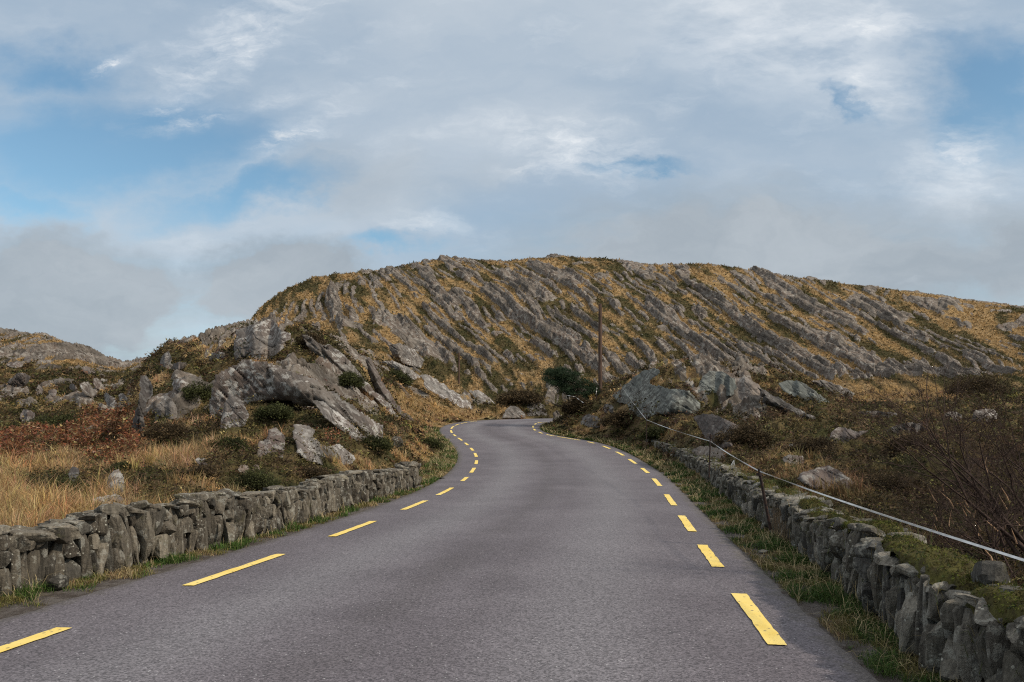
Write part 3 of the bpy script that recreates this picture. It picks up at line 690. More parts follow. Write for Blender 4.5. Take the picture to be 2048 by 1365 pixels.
def outcrop(name, poly, kind, label, cat='rock outcrop', thick=.45, lean=.55, d=None, dip=40, seed=0, group=None, sink_=.22, round_=.75):
    poly = rough_poly(poly, seed)
    P_ = np.array(poly); mn = P_.min(0); mx = P_.max(0); size = mx - mn
    step = max(.9, max(size) / 95)
    gu = np.arange(mn[0] - step, mx[0] + 2 * step, step); gv = np.arange(mn[1] - step, mx[1] + 2 * step, step)
    Ug, Vg = np.meshgrid(gu, gv)
    inside = in_poly(Ug, Vg, poly); ed = edge_dist(Ug, Vg, poly) * inside
    Dh = hits(Ug.ravel(), Vg.ravel()).reshape(Ug.shape)
    ub = np.nanmedian(np.where(inside & (Vg > mx[1] - size[1] * .35), Dh, np.nan)) if inside.any() else d
    if np.isnan(ub): ub = d or 60.
    if d is None or abs(ub - d) > .0: d = float(ub)
    pm = d / F
    Dh[-1] = np.where(np.isnan(Dh[-1]), d, Dh[-1]); mxs = 1.9 * step * pm
    for r in range(len(gv) - 2, -1, -1):
        Dh[r] = np.where(np.isnan(Dh[r]), Dh[r + 1] + .5 * step * pm, Dh[r]); Dh[r] = np.minimum(Dh[r], Dh[r + 1] + mxs); Dh[r] = np.maximum(Dh[r], Dh[r + 1] - .2 * step * pm)
    Dh = np.clip(Dh, d * .93, d * 1.6); kb_ = gk(8, 4.5)
    if min(Dh.shape) > 17: Dh = blur1(blur1(Dh, kb_, 0), kb_, 1)
    W = size[0] * pm; Hh = size[1] * pm                      # metres
    small = min(W, Hh)
    T = thick * small * (.8 if small > .25 * max(W, Hh) else .62)
    elong = small < .42 * max(W, Hh)
    Xm = (Ug - mn[0]) * pm; Zm = (mx[1] - Vg) * pm; em = ed * pm
    rg = np.random.default_rng(seed + 1000)
    cx, cz = W / 2, Hh / 2
    front = np.full(Ug.shape, 1e9)
    for k in range(9):                                                   # broken planes
        ang = rg.uniform(0, 2 * math.pi); sl = rg.uniform(.15, .9)
        ox = cx + rg.normal(0, W * .28); oz = cz + rg.normal(0, Hh * .28)
        pl = T * rg.uniform(.75, 1.25) + sl * (np.cos(ang) * (Xm - ox) + np.sin(ang) * (Zm - oz)) * min(1, T / small * 1.6)
        front = np.minimum(front, pl)
    front = np.maximum(front, T * .12)
    rim = np.clip(em / (T * round_ + 1e-6), 0, 1); rim = np.sqrt(rim * (2 - rim))
    di = R(dip)
    cr = Xm * math.sin(di) + Zm * math.cos(di); al = Xm * math.cos(di) - Zm * math.sin(di)
    sc_ = max(.10, small * .10)
    gro = 1 - np.abs(pn(cr / sc_, al / (sc_ * 9), seed + 5)); gro2 = 1 - np.abs(pn(cr / (sc_ * .38), al / (sc_ * 5), seed + 6))
    gate_ = sst(-.3, .4, fbm(Xm / (small * .5), Zm / (small * .5), 2, seed + 8))
    det = (gro ** 5) * -.11 * T * gate_ + (gro2 ** 4) * -.07 * T * (1 - .5 * gate_) + fbm(Xm / (small * .45), Zm / (small * .45), 6, seed + 7, .6) * .34 * T
    c1, c2, cid = cells(cr / (sc_ * 2.6), al / (sc_ * 6), seed + 9)
    det = det + (cid - .5) * .20 * T - (1 - sst(0, .10, c2 - c1)) * .14 * T
    off = rim * (front * (.75 + .7 * fbm(al / (small * .8), cr / small, 2, seed + 11)) + det) if elong else rim * (front + det)
    back = rim * (T * 1.1)
    D0 = Dh + T * sink_
    Df = D0 - off; Db = D0 + back
    idx = -np.ones(Ug.shape, int); n_in = inside.sum(); idx[inside] = np.arange(n_in)
    q = inside[:-1, :-1] & inside[:-1, 1:] & inside[1:, 1:] & inside[1:, :-1]
    if q.sum() < 4: return None
    fa = np.stack([idx[:-1, :-1][q], idx[1:, :-1][q], idx[1:, 1:][q], idx[:-1, 1:][q]], -1)
    def pts(D): return np.stack([(Ug - UC) / F * D, D, H + (HV - Vg) / F * D], -1)[inside]
    Vf = pts(Df); Vb = pts(Db)
    # boundary loop sides: stitch front and back
    e = np.concatenate([fa[:, [0, 1]], fa[:, [1, 2]], fa[:, [2, 3]], fa[:, [3, 0]]])
    key = e[:, 0] * n_in + e[:, 1]; rkey = e[:, 1] * n_in + e[:, 0]
    bd = e[~np.isin(key, rkey)]
    sides = np.stack([bd[:, 1], bd[:, 0], bd[:, 0] + n_in, bd[:, 1] + n_in], -1)
    V = np.concatenate([Vf, Vb]); Fc = np.concatenate([fa, fa[:, ::-1] + n_in, sides])
    org = np.array([V[:, 0].mean(), V[:, 1].mean(), V[:, 2].min()])
    used = np.zeros(len(V), bool); used[Fc.ravel()] = True; rem = np.cumsum(used) - 1
    o = mesh_obj(name, V[used] - org, rem[Fc], RM[kind])
    o.location = org
    return tag(o, label, cat, group)
def ov(u, v, ru, rv, rot=0, n_=9, seed=0):
    rg = np.random.default_rng(seed); out = []
    for k in range(n_):
        a = 2 * math.pi * k / n_; q = 1 + rg.normal(0, .13)
        x_, y_ = math.cos(a) * ru * q, math.sin(a) * rv * q; c, s = math.cos(R(rot)), math.sin(R(rot))
        out.append((u + x_ * c - y_ * s, v + x_ * s + y_ * c))
    return out
LK = 'rock outcrops on the left knoll'; RK_ = 'rocks on the right bank'; FH = 'rocks on the far left hillside'
S = 0
def oc(*a, **k):
    global S
    S += 1; return outcrop(*a, seed=S * 13, **k)
oc('rock_outcrop', [(413,805),(420,766),(427,750),(455,733),(488,722),(535,722),(582,735),(612,748),(642,766),(690,795),(730,823),(769,854),(767,889),(738,886),(700,872),(655,850),(630,826),(590,812),(560,800),(500,812),(470,840),(455,852),(433,850),(420,835)], 'grey', 'huge domed rock back streaked with white lichen, below the perched slab', group=LK, thick=.36, d=37, lean=.45, dip=42)
oc('rock_slab', [(482,720),(502,702),(530,694),(564,687),(570,696),(540,719),(517,723)], 'tan', 'flat tan slab perched aslant on top of the domed rock', 'rock slab', group=LK, thick=1.1, d=39.5, lean=1.2, dip=-20)
oc('rock_outcrop', [(468,722),(467,690),(472,660),(490,655),(505,647),(530,639),(548,638),(556,655),(584,668),(584,680),(560,690),(530,697),(500,706),(482,722)], 'grey', 'grey rounded bluff behind the perched slab at the top of the knoll', group=LK, thick=.5, d=43, lean=.4)
oc('rock_outcrop', [(440,858),(443,830),(448,808),(461,787),(475,794),(488,808),(499,830),(490,852),(466,864)], 'grey', 'pointed rock with a pale lichened tip below the left end of the domed rock', group=LK, thick=.55, lean=.35)
oc('rock_outcrop', [(514,915),(516,884),(533,878),(536,860),(552,854),(571,874),(570,900),(565,917),(540,920)], 'brown', 'upright brown rock left of the pale wedge rock', group=LK, thick=.45, lean=.3)
oc('rock_outcrop', [(586,849),(609,849),(631,858),(625,872),(653,893),(679,887),(697,900),(713,918),(703,929),(664,935),(611,922),(593,906),(585,870)], 'pale', 'pale wedge shaped rock with white lichen patches above the left stone wall', group=LK, thick=.55, lean=.35, dip=55)
oc('rock_outcrop', [(622,800),(648,803),(686,832),(719,862),(745,885),(715,884),(686,864),(653,842)], 'pale', 'long white streaked slab under the right tail of the domed rock', group=LK, thick=.5, lean=.4, d=33)
oc('rock_outcrop', [(600,670),(612,668),(650,695),(700,733),(745,775),(790,815),(800,840),(775,835),(735,800),(690,762),(645,720),(612,695)], 'grey', 'long thin grey stratum running down the right flank of the knoll', group=LK, sink_=.5, thick=.5, d=45, lean=.3, dip=43)
oc('rock_outcrop', [(728,716),(740,714),(750,730),(775,778),(793,808),(815,828),(832,842),(819,846),(790,830),(762,806),(742,768)], 'brown', 'dark brown rib ending at the grass verge beyond the knoll', group=LK, sink_=.5, thick=.45, d=52, lean=.2, dip=50)
oc('rock_outcrop', [(640,690),(660,688),(690,712),(720,745),(740,775),(720,768),(690,742),(655,712)], 'grey', 'grey rib between the thin stratum and the dark brown rib', group=LK, thick=.6, d=49, lean=.3, dip=45)
oc('rock_outcrop', [(837,749),(858,748),(900,776),(940,802),(964,824),(930,820),(880,796),(850,775)], 'pale', 'pale sloping slab at the hill foot left of the short pole', group='slabs at the foot of the hill', thick=.5, d=72, lean=.5, dip=36)
oc('rock_outcrop', [(937,781),(958,780),(978,794),(994,809),(972,808),(950,797)], 'pale', 'small pale slab at the hill foot right of the short pole', group='slabs at the foot of the hill', thick=.5, d=84, lean=.5, dip=36)
oc('rock_outcrop', [(757,738),(766,722),(790,722),(818,735),(845,755),(822,762),(790,757)], 'pale', 'pale humped outcrop above the grass verge behind the dark rib', group='slabs at the foot of the hill', thick=.5, d=66, lean=.4)
oc('rock_outcrop', [(775,690),(800,686),(830,700),(850,722),(842,738),(810,730),(785,712)], 'grey', 'grey blocky outcrop above the pale humped outcrop', group='slabs at the foot of the hill', thick=.5, d=82, lean=.5)
oc('boulder', ov(359, 769, 17, 16, 0, 8, 3), 'grey', 'rounded grey boulder in straw grass on the shoulder of the knoll', 'boulder', group=LK, thick=.9, lean=.3)
oc('rock_outcrop', [(300,828),(303,805),(318,796),(331,788),(345,800),(354,815),(356,842),(338,840),(322,834)], 'grey', 'white flecked pointed rock right of the narrow rock ridge', group=LK, thick=.55, lean=.3)
oc('rock_ridge', [(279,752),(292,750),(305,764),(308,790),(292,808),(289,830),(292,862),(294,890),(272,895),(262,868),(264,838),(274,812),(278,780)], 'dark', 'narrow upright rock ridge at the left edge of the knoll', 'rock ridge', group=LK, thick=.8, lean=.3, d=27, dip=75)
oc('rock_outcrop', [(218,1002),(211,978),(214,955),(226,942),(238,938),(248,955),(250,985),(240,1002)], 'grey', 'upright lichened rock capped with green plants, in the straw grass field', group=LK, thick=.7, lean=.25, dip=75)
oc('rock_outcrop', [(172,1014),(180,1000),(205,992),(232,988),(255,998),(264,1020),(230,1024),(195,1022)], 'grey', 'low rock just above the left stone wall, under the plant capped rock', group=LK, thick=.7, lean=.3)
oc('boulder', ov(489, 939, 12, 12, 0, 8, 5), 'tan', 'small pinkish boulder in grass above the left wall', 'boulder', group=LK, thick=.9, lean=.2)
oc('boulder', ov(511, 937, 8, 8, 0, 8, 6), 'tan', 'smallest tan stone beside the pinkish boulder', 'boulder', group=LK, thick=.9, lean=.2)
oc('rock_outcrop', ov(404, 925, 17, 9, 30, 9, 7), 'grey', 'low grey rock slanting through grass, left of the pinkish boulder', group=LK, thick=.7, lean=.4)
oc('rock_outcrop', [(319,744),(320,722),(326,708),(338,702),(345,717),(338,742)], 'grey', 'light rock at the left end of the knoll crest', group=LK, thick=.7, d=42, lean=.2)
oc('rock_outcrop', ov(357, 733, 18, 9, 0, 9, 8), 'brown', 'purple brown rock band beside the light rock on the knoll crest', group=LK, thick=.6, d=41.5, lean=.3)
oc('rock_outcrop', ov(434, 713, 21, 9, -8, 9, 9), 'grey', 'grey rock shelf left of the grey rounded bluff', group=LK, thick=.7, d=41, lean=.3)
for (u_, v_, a_, b_, rot, kd, lb) in [
    (56, 836, 17, 14, 45, 'grey', 'grey boulder slanting above the rusty bracken'),
    (38, 762, 22, 15, -20, 'grey', 'white flecked rock, largest at the left margin of the far hillside'),
    (29, 730, 18, 7, 5, 'grey', 'flat pale rock nearest the left margin, above the white flecked rock'),
    (79, 782, 8, 13, -15, 'grey', 'narrow upright grey rock between the white flecked rock and the squat rock'),
    (105, 786, 9, 8, 0, 'grey', 'squat grey rock right of the narrow upright grey rock'),
    (83, 716, 7, 8, 0, 'pale', 'small pale rock high on the far left hillside, right one of two'),
    (56, 720, 8, 7, 0, 'grey', 'small grey rock high on the far left hillside, left one of two'),
    (146, 776, 8, 12, -40, 'grey', 'slim slanting rock left of the broad lichened slab'),
    (178, 780, 23, 13, 42, 'pale', 'broad lichened slab slanting across the middle of the far hillside'),
    (196, 768, 16, 9, 45, 'grey', 'grey slab touching the broad lichened slab from above'),
    (221, 802, 10, 19, -35, 'pale', 'pale slab slanting down, left one of the pair beside the rock ridge'),
    (249, 802, 9, 20, -35, 'pale', 'pale slab slanting down, right one of the pair beside the rock ridge'),
    (180, 744, 20, 8, 30, 'grey', 'smooth grey slab below the skyline of the far left hill'),
    (148, 985 - 40, 12, 18, 10, 'dark', 'dark rock poking out of the rusty bracken')]:
    oc('rock_outcrop', ov(u_, v_, a_, b_, rot, 9, int(u_)), {'grey': 'brown', 'pale': 'grey'}.get(kd, kd), lb, group=FH, thick=.45, sink_=.3)
# right bank
oc('rock_outcrop', [(1222,792),(1234,783),(1256,766),(1270,752),(1283,742),(1305,733),(1321,739),(1316,752),(1300,765),(1330,775),(1354,780),(1381,783),(1400,800),(1404,822),(1384,836),(1366,830),(1340,828),(1317,830),(1293,838),(1268,832),(1254,812),(1236,806)], 'green', 'big greenish cracked rock face beside the tall pole', group=RK_, thick=.35, d=44, lean=.35, dip=35)
oc('rock_outcrop', [(1396,792),(1398,764),(1408,750),(1420,742),(1446,743),(1471,760),(1474,788),(1440,797),(1410,798)], 'green', 'smooth dark green slab face standing upright over the heather', 'rock slab', group=RK_, thick=.3, d=46, lean=.25, round_=.8)
oc('rock_outcrop', [(1473,757),(1492,753),(1518,769),(1528,790),(1512,813),(1492,808),(1477,796)], 'tan', 'tan slab face right of the smooth green slab', 'rock slab', group=RK_, thick=.35, d=46, lean=.3, round_=.8)
oc('rock_outcrop', [(1512,772),(1545,790),(1580,808),(1615,826),(1640,840),(1600,840),(1560,826),(1525,805)], 'dark', 'dark striped rock running down to the right from the tan slab', group=RK_, thick=.6, d=42, lean=.3, dip=30)
oc('rock_outcrop', [(1553,768),(1570,762),(1594,760),(1618,772),(1642,790),(1662,806),(1630,810),(1600,800),(1570,785)], 'green', 'pale green lichened rock hump below the far hill', group=RK_, thick=.5, d=56, lean=.5)
oc('rock_outcrop', [(1620,762),(1645,760),(1668,767),(1692,776),(1711,788),(1705,800),(1680,800),(1650,785)], 'grey', 'grey rock hump with white rim left of the golden grass flat', group=RK_, thick=.5, d=60, lean=.5)
oc('rock_outcrop', [(1657,884),(1662,866),(1675,853),(1692,855),(1712,862),(1738,862),(1720,874),(1700,884),(1680,892)], 'brown', 'smooth brown rock emerging from dark heather', group=RK_, thick=.6, lean=.4)
oc('rock_outcrop', ov(1815, 858, 40, 15, -5, 11, 41), 'dark', 'dark ribbed rock mound among heather right of the smooth brown rock', group=RK_, thick=.7, lean=.4)
oc('rock_outcrop', ov(1755, 829, 40, 8, 3, 11, 42), 'dark', 'long low dark rock ledge below the golden grass flat', group=RK_, thick=.8, lean=.4)
oc('boulder', [(1592,960),(1600,946),(1620,940),(1638,933),(1655,931),(1675,938),(1694,954),(1710,966),(1706,980),(1685,986),(1655,988),(1620,976)], 'brown', 'large rounded boulder behind the leaning fence post', 'boulder', group=RK_, thick=.65, lean=.35)
oc('boulder', ov(1586, 921, 22, 13, 0, 10, 43), 'brown', 'purplish boulder under the small white stone', 'boulder', group=RK_, thick=.8, lean=.3)
oc('boulder', ov(1585, 892, 8, 5, 0, 8, 44), 'pale', 'small white stone in heather above the purplish boulder', 'boulder', group=RK_, thick=.9, lean=.3)
oc('rock_outcrop', [(1386,836),(1400,829),(1425,828),(1452,838),(1478,852),(1482,864),(1462,874),(1466,896),(1436,900),(1412,880),(1400,858)], 'brown', 'reddish brown broken rock face in the heather above the second fence post', group=RK_, thick=.45, lean=.3)
oc('rock_outcrop', [(1380,912),(1384,898),(1400,892),(1422,893),(1448,900),(1452,918),(1420,926),(1395,924)], 'tan', 'flat bedded tan rock directly behind the second fence post', group=RK_, thick=.5, lean=.5, dip=8)
oc('rock_outcrop', [(1052,833),(1054,812),(1065,801),(1082,802),(1096,812),(1094,832)], 'dark', 'dark cracked rock under the bank where the road vanishes', group=RK_, thick=.5, d=73, lean=.1)
oc('rock_outcrop', [(1003,838),(1010,820),(1022,811),(1036,814),(1050,826),(1052,836)], 'grey', 'grey rock at the far roadside left of the dark cracked rock', group=RK_, thick=.5, d=77, lean=.15)
oc('rock_outcrop', [(1105,846),(1106,826),(1114,820),(1124,830),(1130,846)], 'grey', 'small grey rock in the bank inside the far bend', group=RK_, thick=.6, d=61, lean=.15)
oc('rock_outcrop', [(1160,850),(1164,834),(1178,828),(1194,832),(1212,848),(1202,856),(1180,856)], 'dark', 'dark slanted rock low in the bank below the pole', group=RK_, thick=.5, lean=.2)
oc('rock_outcrop', ov(1217, 818, 15, 11, 30, 9, 46), 'dark', 'small dark rock between the pole and the greenish rock face', group=RK_, thick=.6, lean=.3)
oc('rock_outcrop', ov(1906, 836, 22, 15, 10, 9, 47), 'grey', 'grey boulder seen through bare twigs, left one of two', group=RK_, thick=.6, lean=.35)
oc('rock_outcrop', ov(1968, 832, 28, 15, -10, 9, 48), 'grey', 'grey boulder seen through bare twigs, right one of two', group=RK_, thick=.6, lean=.35)

# ---------------------------------------------------------------- loose stone shape used by walls
_c = lin(-1, 1, 7)
def _cube():
    v = []; f = []; b = 0
    for ax in range(3):
        for s in (-1, 1):
            A, B = np.meshgrid(_c, _c, indexing='ij'); P0 = np.zeros((7, 7, 3)); P0[..., ax] = s; P0[..., (ax + 1) % 3] = A; P0[..., (ax + 2) % 3] = B
            v.append(P0.reshape(-1, 3)); q = grid_faces(7, 7); f.append((q if s < 0 else q[:, ::-1]) + b); b += 49
    v = np.concatenate(v); f = np.concatenate(f)
    key, inv = np.unique(np.round(v, 4), axis=0, return_inverse=True)
    return key, inv.reshape(-1)[f]
CV, CF = _cube()
_r = CV / (np.sum(np.abs(CV) ** 8, axis=1) ** (1 / 8.))[:, None]
def stone(rg, c, size, rot=(0, 0, 0), rough=.11, cuts=9):
    v = _r.copy()
    for _ in range(cuts):                                              # split faces
        nrm = rg.normal(0, 1, 3) * (1, 1, .8); nrm /= np.linalg.norm(nrm); k = rg.uniform(.62, 1.05)
        dd_ = v @ nrm; m = dd_ > k; v[m] -= (dd_[m] - k)[:, None] * nrm
    sd_ = int(rg.integers(1e6))
    v = v * (1 + rough * 1.6 * fbm3(v * 1.3 + sd_ % 97, 3, sd_ % 1000)[:, None])
    v = v * np.asarray(size) / 2
    cx_, cy_, cz_ = [math.cos(a) for a in rot]; sx_, sy_, sz_ = [math.sin(a) for a in rot]
    Rx = np.array([[1, 0, 0], [0, cx_, -sx_], [0, sx_, cx_]]); Ry = np.array([[cy_, 0, sy_], [0, 1, 0], [-sy_, 0, cy_]]); Rz = np.array([[cz_, -sz_, 0], [sz_, cz_, 0], [0, 0, 1]])
    return v @ (Rz @ Ry @ Rx).T + np.asarray(c)
def wall_line(pts): return blur(resample(np.array(pts, float), 300), 15)
def build_wall(path, hfun, side, label, seed, wm, wmix, thick=.46, moss=None, mossmat=None):
    """path runs along the road-side foot; side = +1 if the wall lies left of the path"""
    rg = np.random.default_rng(seed); s = arc(path); Ltot = s[-1]; nn = normals(path) * side
    root = empty('stone_wall', (path[0][0], path[0][1], float(zr(path[0][1])))); root.location[2] = 0
    tag(root, label, 'stone wall', 'dry stone walls beside the road')
    org = np.array(root.location)
    def at(t, o_):
        c = np.array([np.interp(t, s, path[:, 0]), np.interp(t, s, path[:, 1])]); m_ = np.array([np.interp(t, s, nn[:, 0]), np.interp(t, s, nn[:, 1])])
        m_ /= np.linalg.norm(m_); q = c + m_ * o_
        return q, math.atan2(m_[1], m_[0]) - math.pi / 2 * side
    def gz(q): return float(zr(q[1])) + .02
    body = MB(); cop = MB()
    # earth and rubble core
    ns = 160; core = []
    for t in lin(.1, Ltot - .1, ns):
        hh = hfun(t) - .10
        for o_, z_ in ((.13, -.2), (.16, hh), (thick - .16, hh), (thick - .13, -.2)):
            q, _ = at(t, o_); core.append((q[0] + rg.normal(0, .008), q[1], gz(q) + z_))
    body.add(np.array(core), grid_faces(ns, 4), .02)
    for face in (0, 1):
        t = 0.0
        while t < Ltot:
            hh = hfun(t); w0 = rg.choice([rg.uniform(.07, .14), rg.uniform(.12, .22), rg.uniform(.2, .34)], p=[.35, .4, .25]) * wmix
            split = rg.uniform(.42, .80) if rg.random() < .75 else 1.0
            zc = 0.0
            parts_ = [split, 1 - split] if split < 1 else [1.0]
            if hh > .6 and rg.random() < .3: parts_ = [.45, .30, .25]
            for k, fr in enumerate(parts_):
                ph = hh * fr
                if ph < .05: continue
                m_ = 1 if (k == 0 or ph > w0 * .9) else rg.integers(1, 3)
                for j in range(m_):
                    ww = w0 / m_
                    o_ = (.09 if face == 0 else thick - .09) + rg.normal(0, .034)
                    q, a = at(t + ww * (j + .5), o_)
                    c = (q[0], q[1], gz(q) + zc + ph / 2)
                    body.add(stone(rg, c, (ww * rg.uniform(.92, 1.12), rg.uniform(.15, .27), ph * rg.uniform(.94, 1.12)), (rg.normal(0, .10), rg.normal(0, .20), a + rg.normal(0, .30))), CF, rg.random())
                zc += ph
            t += w0 * .93
    t = 0.0
    while t < Ltot:                                                    # flat stones across the top
        hh = hfun(t); w0 = rg.uniform(.16, .46) * (.6 + .4 * wmix)
        for o_ in ((.5,) if rg.random() < .5 else (.27, .75)):
            q, a = at(t + w0 / 2, thick * o_ + rg.normal(0, .03)); dp = thick * (.95 if o_ == .5 else .55)
            cop.add(stone(rg, (q[0], q[1], gz(q) + hh + rg.uniform(-.035, .03)), (w0 * rg.uniform(1., 1.25), dp * rg.uniform(.85, 1.15), rg.uniform(.05, .13)), (rg.normal(0, .13), rg.normal(0, .13), a + rg.normal(0, .35)), .10), CF, rg.random())
        t += w0 * .82
    body.build('stonework', wm, root, org, smooth=False); cop.build('coping', wm, root, org, smooth=False)
    return root, at, gz, Ltot, hfun
# left wall foot line (world metres), from beside the camera to its end at the bend
def g2(u, v): return on_road(u, v)
LW = wall_line([(-6.6, 2.5), (-5.75, 5.0), g2(0, 1203), g2(130, 1172), g2(330, 1125), g2(470, 1090), g2(600, 1052), g2(700, 1018), g2(780, 994), g2(838, 976)])
hl = lambda t: .66 + .05 * math.sin(t * .9) + .03 * math.sin(t * 2.7 + 1)
wl = build_wall(LW, hl, 1, 'dry stone wall of upright grey slabs along the left side of the road', 7, M_stone, .74)
RW = wall_line([(2.35, 1.5), (2.62, 3.0), g2(1850, 1345), g2(1765, 1262), g2(1690, 1190), g2(1620, 1130), g2(1560, 1085), g2(1490, 1030), g2(1440, 990), g2(1395, 955), g2(1350, 928), g2(1318, 912), g2(1288, 897)])
hrw = lambda t: .60 + .05 * math.sin(t * 1.3) + .03 * math.sin(t * 3.1 + 1)
wr = build_wall(RW, hrw, -1, 'mossy dry stone wall of dark upright slabs along the right side of the road', 9, M_stone2, .68, thick=.50)
# big blocks standing on the right wall near the camera
rg = np.random.default_rng(77)
def near_t(path, q): return arc(path)[np.argmin(((path - np.array(q)) ** 2).sum(1))]
root_, at_, gzf, Lt_, hf_ = wr
for (u_, v_, sz, rz, lb) in [(1880, 1165, (.30, .50, .15), .2, 'large flat topped block on the right wall, left of the triangular block'),
                             (1962, 1185, (.20, .24, .22), .9, 'triangular grey block standing on the right wall behind the moss'),
                             (1800, 1150, (.22, .36, .20), -.3, 'dark tilted block at the shoulder of the right wall under the moss mats')]:
    d_ = (H - .68) * F / (v_ - HV); t_ = near_t(RW, ((u_ - UC) / F * d_ - .25, d_)); q, a_ = at_(t_, .30 if u_ != 1962 else .42)
    mb = MB(); mb.add(stone(rg, (0, 0, sz[2] * .36), sz, (rg.normal(0, .12), rg.normal(0, .12), a_ + math.pi / 2 + rz), .1, 7), CF, rg.random())
    o = mb.build('wall_block', M_stone2, None, smooth=False); o.location = (q[0], q[1], gzf(q) + hf_(t_)); tag(o, lb, 'stone', 'blocks lying on the right wall')
# loose stones by the road
for (u_, v_, sz, mt, lb) in [(122, 1182, (.20, .16, .15), M_stone, 'pinkish loose stone at the foot of the left wall near the left margin'),
                             (596, 1046, (.17, .10, .15), M_stone, 'pale stone leaning on the foot of the left wall'),
                             (1528, 1108, (.14, .12, .07), M_stone2, 'small mossy stone lying on the right grass verge'),
                             (884, 958, (.28, .18, .06), M_stone, 'thin flat stone on the verge beyond the end of the left wall'),
                             (790, 938, (.55, .5, .35), M_stone, 'fallen stone heap block behind the left wall near its far end')]:
    x_, d_ = g2(u_, v_); z_ = float(terrain(np.array([x_]), np.array([d_]))[0])
    mb = MB(); mb.add(stone(rg, (0, 0, sz[2] * .4), sz, (rg.normal(0, .25), rg.normal(0, .25), rg.uniform(0, 3)), .1, 7), CF, rg.random())
    o = mb.build('loose_stone', mt, None, smooth=False); o.location = (x_, d_, z_); tag(o, lb, 'stone', 'loose stones beside the road')

# ---------------------------------------------------------------- plants as meshes of blades and leaves
def blades(P0, Hh, Wd, lean, rg, bend=.5):
    """P0 (n,3) roots -> curved blades of five vertices"""
    n_ = len(P0); a = rg.uniform(0, 2 * math.pi, n_); wa = a + math.pi / 2 + rg.normal(0, .5, n_)
    dr = np.stack([np.cos(a), np.sin(a), np.zeros(n_)], 1) * (Hh * lean)[:, None]
    sdv = np.stack([np.cos(wa), np.sin(wa), np.zeros(n_)], 1) * (Wd / 2)[:, None]
    up = np.zeros((n_, 3)); up[:, 2] = Hh
    m_ = P0 + up * .55 + dr * .3; tip = P0 + up * (1 - .25 * (lean ** 2))[:, None] + dr
    V = np.stack([P0 - sdv, P0 + sdv, m_ - sdv * .75, m_ + sdv * .75, tip], 1)
    b = np.arange(n_)[:, None] * 5
    return V.reshape(-1, 3), b + np.array([[0, 1, 3, 2]]), b + np.array([[2, 3, 4]])
def leaves(P0, size, rg, flat=.6):
    n_ = len(P0); a = rg.normal(0, 1, (n_, 3)); a /= np.linalg.norm(a, axis=1)[:, None]; b = rg.normal(0, 1, (n_, 3)); b[:, 2] *= flat; b /= np.linalg.norm(b, axis=1)[:, None]
    V = np.stack([P0 - a * size[:, None] * .35, P0 + a * size[:, None] * .35, P0 + b * size[:, None]], 1)
    return V.reshape(-1, 3), np.arange(n_ * 3).reshape(-1, 3)
def plants(name, kind_label, P0, col, Hh, Wd, lean, rg):
    V, q, t = blades(P0, Hh, Wd, lean, rg)
    o = mesh_obj(name, V, [t, q], M_plant, None, {'rnd': np.repeat(col, 5, 0)}, smooth=False)
    return tag(o, kind_label, name.replace('_', ' '), kind='stuff')
def leafmass(name, label, P0, col, size, rg, flat=.6):
    V, t = leaves(P0, size, rg, flat)
    o = mesh_obj(name, V, t, M_plant, None, {'rnd': np.repeat(col, 3, 0)}, smooth=False)
    return tag(o, label, name.replace('_', ' '), kind='stuff')
def scatter(n_, u0, u1, d0, d1, rg):
    u_ = rg.uniform(u0, u1, n_); d_ = np.exp(rg.uniform(math.log(d0), math.log(d1), n_))
    x = (u_ - UC) / F * d_; z, rk, rd, _ = terrain(x, d_, True)
    return x, d_, z, rk, rd
rg = np.random.default_rng(5)
def behind_wall(x, y, path, side, t_):
    dd_ = seg_dist(x, y, path) * side
    return dd_
def usable(x, y, rk, rd):
    dl = seg_dist(x, y, LW); dr_ = -seg_dist(x, y, RW)
    beyond = np.where((x < 0) & (y < 25.5), dl > .5, np.where((x > 0) & (y < 33), dr_ > .55, rd > .35))
    return (rk < .45) & beyond & (rd > .3)
def plant_field(n_, u0, u1, d0, d1, rg):
    x, y, z, rk, rd = scatter(n_, u0, u1, d0, d1, rg); ok = usable(x, y, rk, rd)
    x, y, z, rd = x[ok], y[ok], z[ok], rd[ok]; col, wst, rust = vegkind(x, y, z)
    return x, y, z, rd, col, wst, rust
# grass: fine single blades plus thick tufts
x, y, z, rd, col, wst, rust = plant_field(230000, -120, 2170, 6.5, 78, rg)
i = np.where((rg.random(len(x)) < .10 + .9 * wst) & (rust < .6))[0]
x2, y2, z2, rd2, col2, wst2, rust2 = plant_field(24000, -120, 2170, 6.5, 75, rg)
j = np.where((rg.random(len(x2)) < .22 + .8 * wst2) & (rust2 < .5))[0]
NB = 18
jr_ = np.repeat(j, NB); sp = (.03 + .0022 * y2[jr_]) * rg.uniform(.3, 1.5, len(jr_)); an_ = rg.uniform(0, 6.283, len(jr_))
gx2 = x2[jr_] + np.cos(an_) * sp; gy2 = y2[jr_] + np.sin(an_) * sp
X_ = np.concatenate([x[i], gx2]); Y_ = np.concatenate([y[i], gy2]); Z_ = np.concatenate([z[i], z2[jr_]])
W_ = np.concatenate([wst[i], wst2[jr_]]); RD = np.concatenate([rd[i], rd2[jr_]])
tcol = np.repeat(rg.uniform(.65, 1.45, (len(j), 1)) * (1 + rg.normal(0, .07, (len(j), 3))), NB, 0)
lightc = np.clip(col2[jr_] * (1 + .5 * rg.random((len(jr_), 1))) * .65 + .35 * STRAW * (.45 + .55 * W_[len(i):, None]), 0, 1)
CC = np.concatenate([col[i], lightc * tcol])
nearl = (1 - sst(20, 30, Y_)) * (X_ < 0) * sst(7, 10, Y_)
